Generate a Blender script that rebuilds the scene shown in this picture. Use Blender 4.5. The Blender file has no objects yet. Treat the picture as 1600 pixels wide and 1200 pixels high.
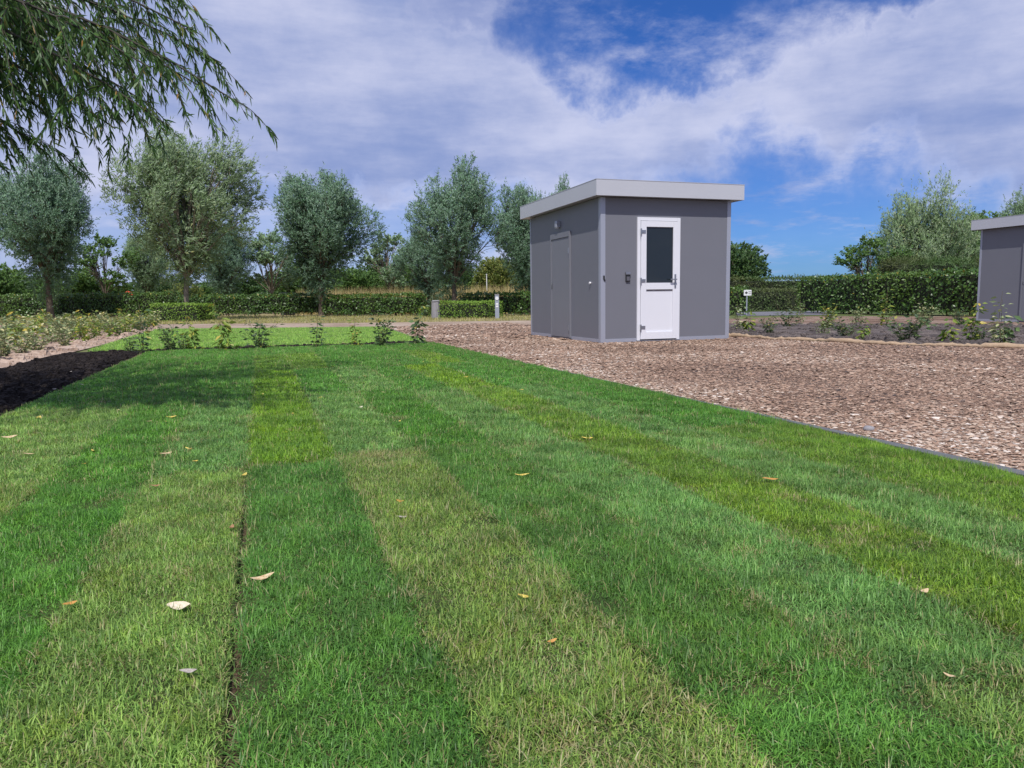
import bpy, bmesh, math, random
import numpy as np
from mathutils import Vector, Matrix

S = bpy.context.scene
COL = S.collection
RAD = math.radians

# ------------------------------------------------------------------ camera
F_PX, YAW, PITCH, ROLL, CAM_H = 1167.4, 0.3232, 0.1124, -0.0139, 0.7686
cy_, sy_ = math.cos(YAW), math.sin(YAW)
R_ = Vector((cy_, -sy_, 0)); FW_ = Vector((sy_, cy_, 0)); UP_ = Vector((0, 0, 1))
FWD = FW_ * math.cos(PITCH) - UP_ * math.sin(PITCH)
UPC = UP_ * math.cos(PITCH) + FW_ * math.sin(PITCH)
XA = R_ * math.cos(ROLL) + UPC * math.sin(ROLL)
YA = -R_ * math.sin(ROLL) + UPC * math.cos(ROLL)
cam_data = bpy.data.cameras.new('camera')
cam_data.sensor_width = 36.0
cam_data.lens = F_PX / 1600 * 36
cam_data.clip_end = 3000
cam_data.clip_start = 0.05
cam = bpy.data.objects.new('camera', cam_data)
cam.matrix_world = Matrix(((XA.x, YA.x, -FWD.x, 0), (XA.y, YA.y, -FWD.y, 0), (XA.z, YA.z, -FWD.z, CAM_H), (0, 0, 0, 1)))
COL.objects.link(cam)
S.camera = cam

# ------------------------------------------------------------------ light
SUN_AZ, SUN_EL = RAD(27), RAD(57)          # to the left of the kiosk front's normal
TO_SUN = Vector((-math.sin(SUN_AZ) * math.cos(SUN_EL), -math.cos(SUN_AZ) * math.cos(SUN_EL), math.sin(SUN_EL)))
sun_d = bpy.data.lights.new('sun', 'SUN')
sun_d.energy = 4.2
sun_d.angle = RAD(0.5)
sun_d.color = (1.0, 0.96, 0.91)
sun = bpy.data.objects.new('sun', sun_d)
sun.rotation_euler = (-TO_SUN).to_track_quat('-Z', 'Y').to_euler()
COL.objects.link(sun)

S.view_settings.view_transform = 'Standard'
S.view_settings.look = 'None'
S.view_settings.exposure = 0.0
S.view_settings.gamma = 1.0
S.view_settings.use_curve_mapping = False

SKY_STRENGTH = 0.10
world = bpy.data.worlds.new('World'); S.world = world; world.use_nodes = True


class NT:
    """small node-tree helper"""
    def __init__(self, tree):
        self.t = tree; self.n = tree.nodes; self.l = tree.links

    def node(self, typ, **kw):
        nd = self.n.new(typ)
        for k, v in kw.items():
            setattr(nd, k, v)
        return nd

    def put(self, sock, val):
        if val is None:
            return
        if hasattr(val, 'is_linked'):
            self.l.new(val, sock)
        else:
            sock.default_value = val

    def math(self, op, a, b=None, c=None, clamp=False):
        nd = self.node('ShaderNodeMath', operation=op); nd.use_clamp = clamp
        self.put(nd.inputs[0], a)
        if b is not None: self.put(nd.inputs[1], b)
        if c is not None: self.put(nd.inputs[2], c)
        return nd.outputs[0]

    def mix(self, fac, a, b, blend='MIX'):
        nd = self.node('ShaderNodeMix', data_type='RGBA'); nd.blend_type = blend
        self.put(nd.inputs[0], fac)
        for s, v in ((nd.inputs[6], a), (nd.inputs[7], b)):
            if isinstance(v, tuple): v = (v[0], v[1], v[2], 1)
            self.put(s, v)
        return nd.outputs[2]

    def noise(self, vec, scale, detail=4, rough=0.55, dist=0.0):
        nd = self.node('ShaderNodeTexNoise')
        if vec is not None: self.l.new(vec, nd.inputs['Vector'])
        nd.inputs['Scale'].default_value = scale; nd.inputs['Detail'].default_value = detail
        nd.inputs['Roughness'].default_value = rough; nd.inputs['Distortion'].default_value = dist
        return nd.outputs['Fac']

    def smooth(self, v, a, b, to0=0.0, to1=1.0):
        nd = self.node('ShaderNodeMapRange', interpolation_type='SMOOTHSTEP')
        self.put(nd.inputs[0], v); nd.inputs[1].default_value = a; nd.inputs[2].default_value = b
        nd.inputs[3].default_value = to0; nd.inputs[4].default_value = to1
        return nd.outputs[0]

    def ramp(self, v, stops):
        nd = self.node('ShaderNodeValToRGB'); cr = nd.color_ramp
        while len(cr.elements) < len(stops): cr.elements.new(0.5)
        for e, (p, c) in zip(cr.elements, stops):
            e.position = p; e.color = (c[0], c[1], c[2], 1)
        self.put(nd.inputs[0], v)
        return nd.outputs[0]


def build_world():
    T = NT(world.node_tree); T.n.clear()
    out = T.node('ShaderNodeOutputWorld'); bg = T.node('ShaderNodeBackground')
    bg.inputs[1].default_value = SKY_STRENGTH
    sky = T.node('ShaderNodeTexSky', sky_type='NISHITA', sun_disc=False)
    sky.sun_elevation = SUN_EL; sky.sun_rotation = RAD(207)
    sky.air_density = 1.0; sky.dust_density = 0.3; sky.ozone_density = 3.0
    tc = T.node('ShaderNodeTexCoord')
    sep = T.node('ShaderNodeSeparateXYZ'); T.l.new(tc.outputs['Generated'], sep.inputs[0])
    x, y, z = sep.outputs
    # azimuth from +Y to the right and elevation, in degrees
    az = T.math('MULTIPLY', T.math('ARCTAN2', x, y), 57.2958)
    el = T.math('MULTIPLY', T.math('ARCSINE', z), 57.2958)
    # flat cloud-deck coordinates: clouds flatten towards the horizon
    zz = T.math('ADD', T.math('MAXIMUM', z, 0.0), 0.16)
    cmb = T.node('ShaderNodeCombineXYZ')
    T.l.new(T.math('DIVIDE', x, zz), cmb.inputs[0]); T.l.new(T.math('DIVIDE', y, zz), cmb.inputs[1])
    deck = cmb.outputs[0]
    dirv = tc.outputs['Generated']
    n1 = T.noise(dirv, 6.0, 7, 0.6); n2 = T.noise(dirv, 11.0, 7, 0.6)
    n3 = T.noise(deck, 0.55, 4, 0.5)
    wob_a = T.math('MULTIPLY', T.math('SUBTRACT', n1, 0.5), 20.0)
    wob_e = T.math('MULTIPLY', T.math('SUBTRACT', n2, 0.5), 13.0)
    aw = T.math('ADD', az, wob_a); ew = T.math('ADD', el, wob_e)

    def gap(ca, ce, ra, re, tilt=0.0):
        da = T.math('SUBTRACT', aw, ca); de = T.math('SUBTRACT', ew, ce)
        if tilt: de = T.math('SUBTRACT', de, T.math('MULTIPLY', da, tilt))
        q = T.math('ADD', T.math('POWER', T.math('ABSOLUTE', T.math('DIVIDE', da, ra)), 2.0),
                   T.math('POWER', T.math('ABSOLUTE', T.math('DIVIDE', de, re)), 2.0))
        return T.smooth(q, 0.25, 1.9, 1.0, 0.0)
    g = None
    for a in (GAPS):
        q = gap(*a[:5]); q = T.math('MULTIPLY', q, a[5])
        g = q if g is None else T.math('MAXIMUM', g, q)
    # open blue elsewhere comes from the low-frequency noise
    cover = T.smooth(n3, 0.36, 0.52)
    cover = T.math('MAXIMUM', cover, T.smooth(el, 75, 40))      # a near-closed deck at this height
    puff = T.smooth(T.noise(deck, 2.6, 8, 0.66), 0.48, 0.74)
    dens = T.math('MULTIPLY', cover, T.math('SUBTRACT', 1.0, g))
    dens = T.math('ADD', dens, T.math('MULTIPLY', T.math('MULTIPLY', puff, g), 0.7), clamp=True)
    # cloud radiance: thick grey-violet, thinner parts brighter
    n4 = T.noise(deck, 1.25, 8, 0.55); n5 = T.noise(dirv, 4.2, 8, 0.6)
    streak = T.node('ShaderNodeMapping'); T.l.new(dirv, streak.inputs[0]); streak.inputs['Scale'].default_value = (1.0, 1.0, 4.5)
    n7 = T.noise(streak.outputs[0], 3.4, 8, 0.62)
    n6 = T.math('ADD', T.math('MULTIPLY', n4, 0.3), T.math('ADD', T.math('MULTIPLY', n5, 0.35), T.math('MULTIPLY', n7, 0.35)))
    edge = T.math('MULTIPLY', T.smooth(g, 0.02, 0.30), T.smooth(g, 0.95, 0.45))
    lum = T.math('ADD', T.smooth(n6, 0.38, 0.64), T.math('MULTIPLY', edge, 0.40), clamp=True)
    k = 1.0 / SKY_STRENGTH
    ccol = T.mix(lum, tuple(c * k for c in CLOUD_LOW), tuple(c * k for c in CLOUD_HIGH))
    blue = T.mix(1.0, sky.outputs[0], SKY_TINT, 'MULTIPLY')
    fin = T.mix(T.math('MULTIPLY', dens, 0.93), blue, ccol)
    T.l.new(fin, bg.inputs[0]); T.l.new(bg.outputs[0], out.inputs[0])


# clear gaps between the clouds: azimuth, elevation, half-widths (degrees), tilt, clearness
GAPS = [(30.5, 19.5, 10.5, 5.0, 0.0, 1.0), (42.0, 22.0, 14.0, 4.2, 0.05, 0.97), (18.0, 22.0, 8.0, 3.0, 0.0, 0.5),
        (38.5, 3.5, 12.0, 6.3, 0.0, 0.88), (12.0, 5.5, 11.0, 3.2, 0.0, 0.5), (-4.0, 4.5, 10.0, 3.5, 0.0, 0.42)]
CLOUD_LOW = (0.265, 0.345, 0.63)
CLOUD_HIGH = (0.65, 0.68, 0.88)
SKY_TINT = (0.25, 0.52, 1.06)
build_world()

# ------------------------------------------------------------------ helpers
def px_ray(u, v):
    x2 = (u - 800) / F_PX; y2 = (600 - v) / F_PX
    return XA * x2 + YA * y2 + FWD


def P(u, v, z=0.0):
    """ground point under a picture direction"""
    d = px_ray(u, v); t = (z - CAM_H) / d.z
    return Vector((d.x * t, d.y * t, z))


def at(u, depth, z=0.0):
    """ground point in a picture column at a distance taken from what stands there"""
    p = R_ * ((u - 800) / F_PX * depth) + FW_ * depth
    return Vector((p.x, p.y, z))


def new_mesh(name, verts, tris=None, quads=None, attrs=None, smooth=False, mat_idx=None):
    me = bpy.data.meshes.new(name)
    verts = np.asarray(verts, dtype=np.float32).reshape(-1, 3)
    loops = []; starts = []; tot = 0
    if quads is not None and len(quads):
        q = np.asarray(quads, dtype=np.int32).reshape(-1, 4); loops.append(q.ravel())
        starts.append(np.arange(len(q)) * 4); tot = len(q) * 4
    if tris is not None and len(tris):
        t = np.asarray(tris, dtype=np.int32).reshape(-1, 3); loops.append(t.ravel())
        starts.append(np.arange(len(t)) * 3 + tot)
    loops = np.concatenate(loops).astype(np.int32); starts = np.concatenate(starts).astype(np.int32)
    me.vertices.add(len(verts)); me.vertices.foreach_set('co', verts.ravel())
    me.loops.add(len(loops)); me.loops.foreach_set('vertex_index', loops)
    me.polygons.add(len(starts)); me.polygons.foreach_set('loop_start', starts)
    if mat_idx is not None: me.polygons.foreach_set('material_index', np.asarray(mat_idx, dtype=np.int32))
    me.update(calc_edges=True)
    if smooth: me.polygons.foreach_set('use_smooth', np.ones(len(starts), dtype=bool))
    else: me.polygons.foreach_set('use_smooth', np.zeros(len(starts), dtype=bool))
    for k, v in (attrs or {}).items():
        v = np.asarray(v, dtype=np.float32)
        if v.ndim == 2: a = me.attributes.new(k, 'FLOAT_VECTOR', 'POINT'); a.data.foreach_set('vector', v.ravel())
        else: a = me.attributes.new(k, 'FLOAT', 'POINT'); a.data.foreach_set('value', v)
    return me


def obj(name, me, mats=None, parent=None, loc=None, rz=0.0, scale=None):
    o = bpy.data.objects.new(name, me); COL.objects.link(o)
    if mats is not None and me is not None:
        for m in (mats if isinstance(mats, (list, tuple)) else [mats]): me.materials.append(m)
    if parent is not None: o.parent = parent
    if loc is not None: o.location = loc
    if rz: o.rotation_euler = (0, 0, rz)
    if scale is not None: o.scale = scale
    return o


def tag(o, label=None, cat=None, group=None, kind=None):
    if label: o['label'] = label
    if cat: o['category'] = cat
    if group: o['group'] = group
    if kind: o['kind'] = kind
    return o


def empty(name, loc=(0, 0, 0), rz=0.0, **kw):
    o = bpy.data.objects.new(name, None); COL.objects.link(o)
    o.location = loc; o.rotation_euler = (0, 0, rz); o.empty_display_size = 0.1
    return tag(o, **kw)


def copy_tree(o, parent=None):
    c = o.copy(); COL.objects.link(c)
    if parent is not None: c.parent = parent
    for ch in list(o.children): copy_tree(ch, c)
    return c


def box_bm(bm, x0, x1, y0, y1, z0, z1):
    vs = [bm.verts.new(p) for p in ((x0, y0, z0), (x1, y0, z0), (x1, y1, z0), (x0, y1, z0), (x0, y0, z1), (x1, y0, z1), (x1, y1, z1), (x0, y1, z1))]
    for f in ((3, 2, 1, 0), (4, 5, 6, 7), (0, 1, 5, 4), (1, 2, 6, 5), (2, 3, 7, 6), (3, 0, 4, 7)):
        bm.faces.new([vs[i] for i in f])


def cyl_bm(bm, c, r, h, axis='Z', n=16, r2=None):
    m = Matrix.Translation(c)
    if axis == 'X': m = m @ Matrix.Rotation(RAD(90), 4, 'Y')
    if axis == 'Y': m = m @ Matrix.Rotation(RAD(90), 4, 'X')
    bmesh.ops.create_cone(bm, cap_ends=True, segments=n, radius1=r, radius2=r if r2 is None else r2, depth=h, matrix=m)


def bm_obj(name, bm, mat, parent=None, bevel=0.0, smooth=False, seg=2, **kw):
    if bevel:
        bmesh.ops.bevel(bm, geom=list(bm.edges), offset=bevel, segments=seg, affect='EDGES', profile=0.7, clamp_overlap=True)
    bmesh.ops.recalc_face_normals(bm, faces=bm.faces)
    me = bpy.data.meshes.new(name); bm.to_mesh(me); bm.free()
    if smooth: me.polygons.foreach_set('use_smooth', [True] * len(me.polygons))
    return obj(name, me, mat, parent, **kw)


def boxes(name, mat, parent, *bs, bevel=0.004, **kw):
    bm = bmesh.new()
    for b in bs: box_bm(bm, *b)
    return bm_obj(name, bm, mat, parent, bevel, **kw)


def poly_sheet(name, pts, z, mat, kind='structure', label=None, parent=None, cat=None, sub=0, amp=0.0, seed=1):
    bm = bmesh.new()
    vs = [bm.verts.new((p[0], p[1], z)) for p in pts]
    bm.faces.new(vs)
    bmesh.ops.triangulate(bm, faces=bm.faces)
    if sub:
        for _ in range(sub): bmesh.ops.subdivide_edges(bm, edges=bm.edges, cuts=1, use_grid_fill=True)
        rr = random.Random(seed)
        for v in bm.verts:
            if amp and not v.is_boundary: v.co.z += rr.uniform(0, amp)
    for f in bm.faces:
        if f.normal.z < 0: f.normal_flip()
    me = bpy.data.meshes.new(name); bm.to_mesh(me); bm.free()
    o = obj(name, me, mat, parent)
    return tag(o, label, cat, None, kind if parent is None else None)


def tubes(paths, sides=7):
    """paths: list of (points Nx3, radii N) -> verts, quads"""
    V = []; Q = []; off = 0
    ang = np.linspace(0, 2 * np.pi, sides, endpoint=False)
    for pts, rad in paths:
        pts = np.asarray(pts, float); n = len(pts)
        if n < 2: continue
        d = np.gradient(pts, axis=0); d /= (np.linalg.norm(d, axis=1, keepdims=True) + 1e-9)
        ref = np.array([0.31, 0.95, 0.05]) if abs(d[0][1]) < 0.8 else np.array([1, 0, 0.1])
        a = np.cross(d, ref); a /= (np.linalg.norm(a, axis=1, keepdims=True) + 1e-9)
        b = np.cross(d, a)
        rr = np.asarray(rad, float)[:, None, None]
        ring = pts[:, None, :] + rr * (np.cos(ang)[None, :, None] * a[:, None, :] + np.sin(ang)[None, :, None] * b[:, None, :])
        V.append(ring.reshape(-1, 3))
        i = np.arange(n - 1)[:, None] * sides; j = np.arange(sides)[None, :]; j2 = (j + 1) % sides
        q = np.stack([i + j, i + j2, i + sides + j2, i + sides + j], -1).reshape(-1, 4) + off
        Q.append(q); off += n * sides
    return np.concatenate(V), np.concatenate(Q)


def unit(a):
    return a / (np.linalg.norm(a, axis=-1, keepdims=True) + 1e-9)


def leaf_mesh(name, pos, dirs, length, width, rng, attr=None, fold=0.12, upbias=0.0, smooth=False, out=None):
    """rhombic folded leaves: 2 tris each"""
    n = len(pos); d = unit(dirs)
    rnd = unit(rng.normal(size=(n, 3)) + np.array([0, 0, upbias]))
    side = unit(np.cross(d, rnd)); nor = np.cross(side, d)
    L = np.asarray(length).reshape(-1, 1) * np.ones((n, 1)); W = np.asarray(width).reshape(-1, 1) * np.ones((n, 1))
    mid = pos + d * L * 0.42
    v = np.stack([pos, mid + side * W * 0.5 + nor * W * fold, pos + d * L, mid - side * W * 0.5 + nor * W * fold], 1).reshape(-1, 3)
    i = np.arange(n)[:, None] * 4
    t = np.concatenate([i + np.array([[0, 1, 2]]), i + np.array([[0, 2, 3]])], 1).reshape(-1, 3)
    a = rng.random(n) if attr is None else attr
    at_ = {'bc': np.repeat(a, 4)}
    if out is not None: at_['on'] = np.repeat(out, 4, axis=0)
    return new_mesh(name, v, tris=t, attrs=at_, smooth=smooth)


# ------------------------------------------------------------------ materials
def mat_new(name):
    m = bpy.data.materials.new(name); m.use_nodes = True
    T = NT(m.node_tree); T.n.clear()
    out = T.node('ShaderNodeOutputMaterial'); bs = T.node('ShaderNodeBsdfPrincipled')
    T.l.new(bs.outputs[0], out.inputs[0])
    return m, T, bs, out


def mat_plain(name, col, rough=0.5, metal=0.0, nscale=0, namp=0.0, bump=0.0, bscale=80, spec=0.5, coat=0.0):
    m, T, bs, out = mat_new(name)
    tc = T.node('ShaderNodeTexCoord')
    c = (*col, 1)
    if nscale:
        f = T.noise(tc.outputs['Object'], nscale, 5, 0.6)
        lo = tuple(max(0, q * (1 - namp)) for q in col); hi = tuple(q * (1 + namp) for q in col)
        c = T.mix(f, lo, hi)
    T.put(bs.inputs['Base Color'], c)
    bs.inputs['Roughness'].default_value = rough; bs.inputs['Metallic'].default_value = metal
    bs.inputs['Specular IOR Level'].default_value = spec; bs.inputs['Coat Weight'].default_value = coat
    if bump:
        b = T.node('ShaderNodeBump'); b.inputs['Strength'].default_value = bump; b.inputs['Distance'].default_value = 0.01
        T.l.new(T.noise(tc.outputs['Object'], bscale, 6, 0.65), b.inputs['Height']); T.l.new(b.outputs[0], bs.inputs['Normal'])
    return m


def mat_ground(name, stops, scale=3.0, fine=60, bump=0.6, rough=0.95, dist=0.03):
    m, T, bs, out = mat_new(name)
    g = T.node('ShaderNodeNewGeometry'); pos = g.outputs['Position']
    a = T.noise(pos, scale, 6, 0.6, 0.3); b = T.noise(pos, fine, 4, 0.7)
    f = T.math('ADD', T.math('MULTIPLY', a, 0.55), T.math('MULTIPLY', b, 0.45))
    f = T.smooth(f, 0.3, 0.7)
    T.put(bs.inputs['Base Color'], T.ramp(f, stops))
    bs.inputs['Roughness'].default_value = rough; bs.inputs['Specular IOR Level'].default_value = 0.2
    bp = T.node('ShaderNodeBump'); bp.inputs['Strength'].default_value = bump; bp.inputs['Distance'].default_value = dist
    T.l.new(b, bp.inputs['Height']); T.l.new(bp.outputs[0], bs.inputs['Normal'])
    return m


def mat_leaf(name, stops, back=None, trans=0.3, rough=0.5, noise=0.0, nscale=0.6, tint2=None, spec=0.3, gain=1.6, fluffy=0.0):
    """leaf: colour by the per-leaf value 'bc'; a paler underside; some light shines through"""
    m, T, bs, out = mat_new(name)
    at_ = T.node('ShaderNodeAttribute', attribute_name='bc')
    v = at_.outputs['Fac']
    c = T.ramp(v, [(p, tuple(min(.8, q * gain) for q in cc)) for p, cc in stops])
    g = T.node('ShaderNodeNewGeometry')
    if noise:
        oi = T.node('ShaderNodeObjectInfo')
        f = T.noise(g.outputs['Position'], nscale, 3, 0.5)
        c = T.mix(T.math('MULTIPLY', T.smooth(f, 0.42, 0.66), noise), c, tint2)
    if back: c = T.mix(T.math('MULTIPLY', g.outputs['Backfacing'], 0.65), c, back)
    T.put(bs.inputs['Base Color'], c)
    bs.inputs['Roughness'].default_value = rough; bs.inputs['Specular IOR Level'].default_value = spec
    if fluffy:      # shading normals bent outward, so clumps take light and shade like rounded masses
        ov = T.node('ShaderNodeAttribute', attribute_name='on'); vt = T.node('ShaderNodeVectorTransform', vector_type='NORMAL', convert_from='OBJECT', convert_to='WORLD')
        T.l.new(ov.outputs['Vector'], vt.inputs[0])
        sc = T.node('ShaderNodeVectorMath', operation='SCALE'); T.l.new(vt.outputs[0], sc.inputs[0]); sc.inputs['Scale'].default_value = fluffy
        ad = T.node('ShaderNodeVectorMath', operation='ADD'); T.l.new(sc.outputs[0], ad.inputs[0]); T.l.new(g.outputs['Normal'], ad.inputs[1])
        no = T.node('ShaderNodeVectorMath', operation='NORMALIZE'); T.l.new(ad.outputs[0], no.inputs[0]); T.l.new(no.outputs[0], bs.inputs['Normal'])
    tr = T.node('ShaderNodeBsdfTranslucent'); T.l.new(T.mix(0.5, c, (0.16, 0.24, 0.03)), tr.inputs[0])
    ms = T.node('ShaderNodeMixShader'); ms.inputs[0].default_value = trans
    T.l.new(bs.outputs[0], ms.inputs[1]); T.l.new(tr.outputs[0], ms.inputs[2]); T.l.new(ms.outputs[0], out.inputs[0])
    return m


def mat_blades():
    """grass blades: the roll's own tint, straw by per-blade value, patches of drier turf"""
    m, T, bs, out = mat_new('grass_blade')
    oi = T.node('ShaderNodeObjectInfo')
    bc = T.node('ShaderNodeAttribute', attribute_name='bc').outputs['Fac']
    bt = T.node('ShaderNodeAttribute', attribute_name='bt').outputs['Fac']     # position along the blade
    ed = T.node('ShaderNodeAttribute', attribute_name='ed').outputs['Fac']     # nearness to the roll's edge
    g = T.node('ShaderNodeNewGeometry'); pos = g.outputs['Position']
    n = T.noise(pos, 2.3, 4, 0.6, 0.4); n2 = T.noise(pos, 9.0, 4, 0.6)
    base = T.mix(T.smooth(bc, 0.0, 1.0), T.mix(1.0, oi.outputs['Color'], (0.5, 0.6, 0.45), 'MULTIPLY'), T.mix(1.0, oi.outputs['Color'], (2.5, 2.05, 2.1), 'MULTIPLY'))
    base = T.mix(T.smooth(T.noise(pos, 1.6, 5, 0.65), 0.36, 0.66, 0.0, 0.44), base, (0.105, 0.22, 0.05))
    base = T.mix(T.math('MULTIPLY', T.smooth(n2, 0.45, 0.7), 0.35), base, T.mix(1.0, base, (1.45, 1.12, 0.6), 'MULTIPLY'))
    lig = T.smooth(T.noise(pos, 5.5, 4, 0.6), 0.3, 0.7, 0.78, 1.26)
    lg = T.node('ShaderNodeVectorMath', operation='SCALE'); T.l.new(base, lg.inputs[0]); T.l.new(lig, lg.inputs['Scale']); base = lg.outputs[0]
    r2 = T.math('FRACT', T.math('MULTIPLY', bc, 37.0))
    spot = T.math('MULTIPLY', T.smooth(T.noise(pos, 3.1, 4, 0.6), 0.58, 0.74), 0.5)
    thr = T.math('ADD', spot, T.math('ADD', T.math('MULTIPLY', oi.outputs['Alpha'], T.math('ADD', T.smooth(n, 0.3, 0.75, 0.35, 1.9), 0.25)), T.math('MULTIPLY', ed, T.smooth(n2, 0.38, 0.66, 0.03, 0.32))))
    dry = T.math('LESS_THAN', r2, thr)
    straw = T.ramp(T.math('FRACT', T.math('MULTIPLY', bc, 113.0)), [(0.0, (0.25, 0.19, 0.09)), (0.5, (0.42, 0.36, 0.17)), (1.0, (0.55, 0.50, 0.30))])
    c = T.mix(T.math('MULTIPLY', dry, 0.85), base, straw)
    c = T.mix(T.smooth(bt, 0.35, 0.0, 0.0, 0.45), c, (0.15, 0.16, 0.05))     # pale yellowish sheath at the blade's foot
    T.put(bs.inputs['Base Color'], c)
    bs.inputs['Roughness'].default_value = 0.45; bs.inputs['Specular IOR Level'].default_value = 0.35
    nm = T.node('ShaderNodeVectorMath', operation='ADD'); T.l.new(g.outputs['Normal'], nm.inputs[0]); nm.inputs[1].default_value = (0, 0, 0.55)
    nn = T.node('ShaderNodeVectorMath', operation='NORMALIZE'); T.l.new(nm.outputs[0], nn.inputs[0]); T.l.new(nn.outputs[0], bs.inputs['Normal'])
    tr = T.node('ShaderNodeBsdfTranslucent'); T.l.new(T.mix(1.0, c, (1.3, 1.35, 0.6), 'MULTIPLY'), tr.inputs[0])
    ms = T.node('ShaderNodeMixShader'); ms.inputs[0].default_value = 0.32
    T.l.new(bs.outputs[0], ms.inputs[1]); T.l.new(tr.outputs[0], ms.inputs[2]); T.l.new(ms.outputs[0], out.inputs[0])
    return m


M = {}
M['blade'] = mat_blades()
M['thatch'] = mat_ground('turf_thatch', [(0, (0.030, 0.045, 0.014)), (0.5, (0.060, 0.085, 0.024)), (1, (0.13, 0.12, 0.05))], 5, 140, 0.8, dist=0.02)
M['soil'] = mat_ground('dark_soil', [(0, (0.012, 0.009, 0.009)), (0.5, (0.028, 0.022, 0.020)), (1, (0.075, 0.06, 0.052))], 4, 45, 1.0, dist=0.05)
M['earth'] = mat_ground('brown_earth', [(0, (0.05, 0.035, 0.022)), (0.5, (0.13, 0.09, 0.055)), (1, (0.26, 0.19, 0.12))], 4, 60, 1.0, dist=0.03)
M['greysoil'] = mat_ground('grey_soil', [(0, (0.06, 0.05, 0.047)), (0.5, (0.12, 0.10, 0.095)), (1, (0.24, 0.20, 0.18))], 2, 40, 0.9, dist=0.04)
M['sand'] = mat_ground('sand', [(0, (0.26, 0.18, 0.13)), (0.5, (0.42, 0.31, 0.24)), (1, (0.58, 0.47, 0.38))], 1.5, 20, 0.6, dist=0.05)
M['track'] = mat_ground('track', [(0, (0.22, 0.16, 0.115)), (0.5, (0.33, 0.25, 0.19)), (1, (0.46, 0.38, 0.30))], 0.6, 12, 0.3)
M['verge'] = mat_ground('dry_verge', [(0, (0.10, 0.11, 0.035)), (0.45, (0.24, 0.20, 0.09)), (1, (0.36, 0.29, 0.16))], 0.45, 9, 0.5)
M['meadow'] = mat_ground('meadow', [(0, (0.045, 0.075, 0.022)), (0.5, (0.09, 0.12, 0.035)), (1, (0.22, 0.19, 0.09))], 0.12, 3, 0.3)
M['asphalt'] = mat_ground('asphalt', [(0, (0.10, 0.10, 0.12)), (0.5, (0.16, 0.16, 0.18)), (1, (0.22, 0.22, 0.24))], 1.0, 60, 0.3)
M['gravelbase'] = mat_ground('gravel_base', [(0, (0.07, 0.045, 0.033)), (0.35, (0.19, 0.12, 0.085)), (0.7, (0.30, 0.21, 0.16)), (1, (0.50, 0.42, 0.36))], 0.8, 26, 1.0, dist=0.04)
M['lawnfar'] = mat_ground('far_turf', [(0, (0.09, 0.17, 0.03)), (0.5, (0.13, 0.24, 0.045)), (1, (0.18, 0.28, 0.07))], 0.7, 30, 0.5)
M['edging'] = mat_plain('edging_strip', (0.115, 0.12, 0.125), 0.7, 0, 12, 0.35, 0.3, 60)
M['panel'] = mat_plain('grey_panel', (0.172, 0.177, 0.205), 0.42, 0, 1.6, 0.05, 0.03, 6, 0.4)
M['doorgrey'] = mat_plain('grey_door', (0.192, 0.197, 0.226), 0.38, 0, 2, 0.05)
M['trim'] = mat_plain('aluminium_trim', (0.37, 0.39, 0.46), 0.35, 0.25, 3, 0.06)
M['fascia'] = mat_plain('fascia', (0.52, 0.53, 0.57), 0.4, 0.1, 2, 0.04)
M['roof'] = mat_plain('roof_felt', (0.08, 0.08, 0.085), 0.9, 0, 20, 0.3, 0.3)
M['upvc'] = mat_plain('white_upvc', (0.74, 0.75, 0.80), 0.28, 0, 2, 0.02, spec=0.5)
M['steel'] = mat_plain('steel', (0.36, 0.37, 0.40), 0.32, 0.8)
M['dark'] = mat_plain('dark_plastic', (0.02, 0.02, 0.023), 0.4)
M['gasket'] = mat_plain('gasket', (0.10, 0.10, 0.12), 0.6)
M['concrete'] = mat_plain('concrete', (0.27, 0.26, 0.27), 0.9, 0, 8, 0.3, 0.5, 30)
M['post'] = mat_plain('post_paint', (0.30, 0.33, 0.40), 0.5, 0, 5, 0.1)
M['white'] = mat_plain('white_paint', (0.78, 0.78, 0.80), 0.5)
M['red'] = mat_plain('red_paint', (0.62, 0.07, 0.03), 0.5)
M['burlap'] = mat_plain('burlap', (0.40, 0.29, 0.19), 0.95, 0, 25, 0.35, 0.7, 90)
M['bark'] = mat_plain('willow_bark', (0.125, 0.095, 0.07), 0.9, 0, 9, 0.45, 0.9, 26)
M['barkpale'] = mat_plain('pale_bark', (0.22, 0.18, 0.135), 0.9, 0, 9, 0.35, 0.7, 26)
M['barkdark'] = mat_plain('dark_bark', (0.05, 0.042, 0.033), 0.9, 0, 9, 0.4, 0.9, 26)
M['stem'] = mat_plain('plant_stem', (0.13, 0.11, 0.05), 0.7)


def mat_glass():
    m, T, bs, out = mat_new('door_glass')
    bs.inputs['Base Color'].default_value = (0.035, 0.05, 0.06, 1); bs.inputs['Roughness'].default_value = 0.03
    bs.inputs['Transmission Weight'].default_value = 0.55; bs.inputs['IOR'].default_value = 1.5
    tc = T.node('ShaderNodeTexCoord'); b = T.node('ShaderNodeBump'); b.inputs['Strength'].default_value = 0.08; b.inputs['Distance'].default_value = 0.01
    T.l.new(T.noise(tc.outputs['Object'], 5, 2, 0.5), b.inputs['Height']); T.l.new(b.outputs[0], bs.inputs['Normal'])
    return m


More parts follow.
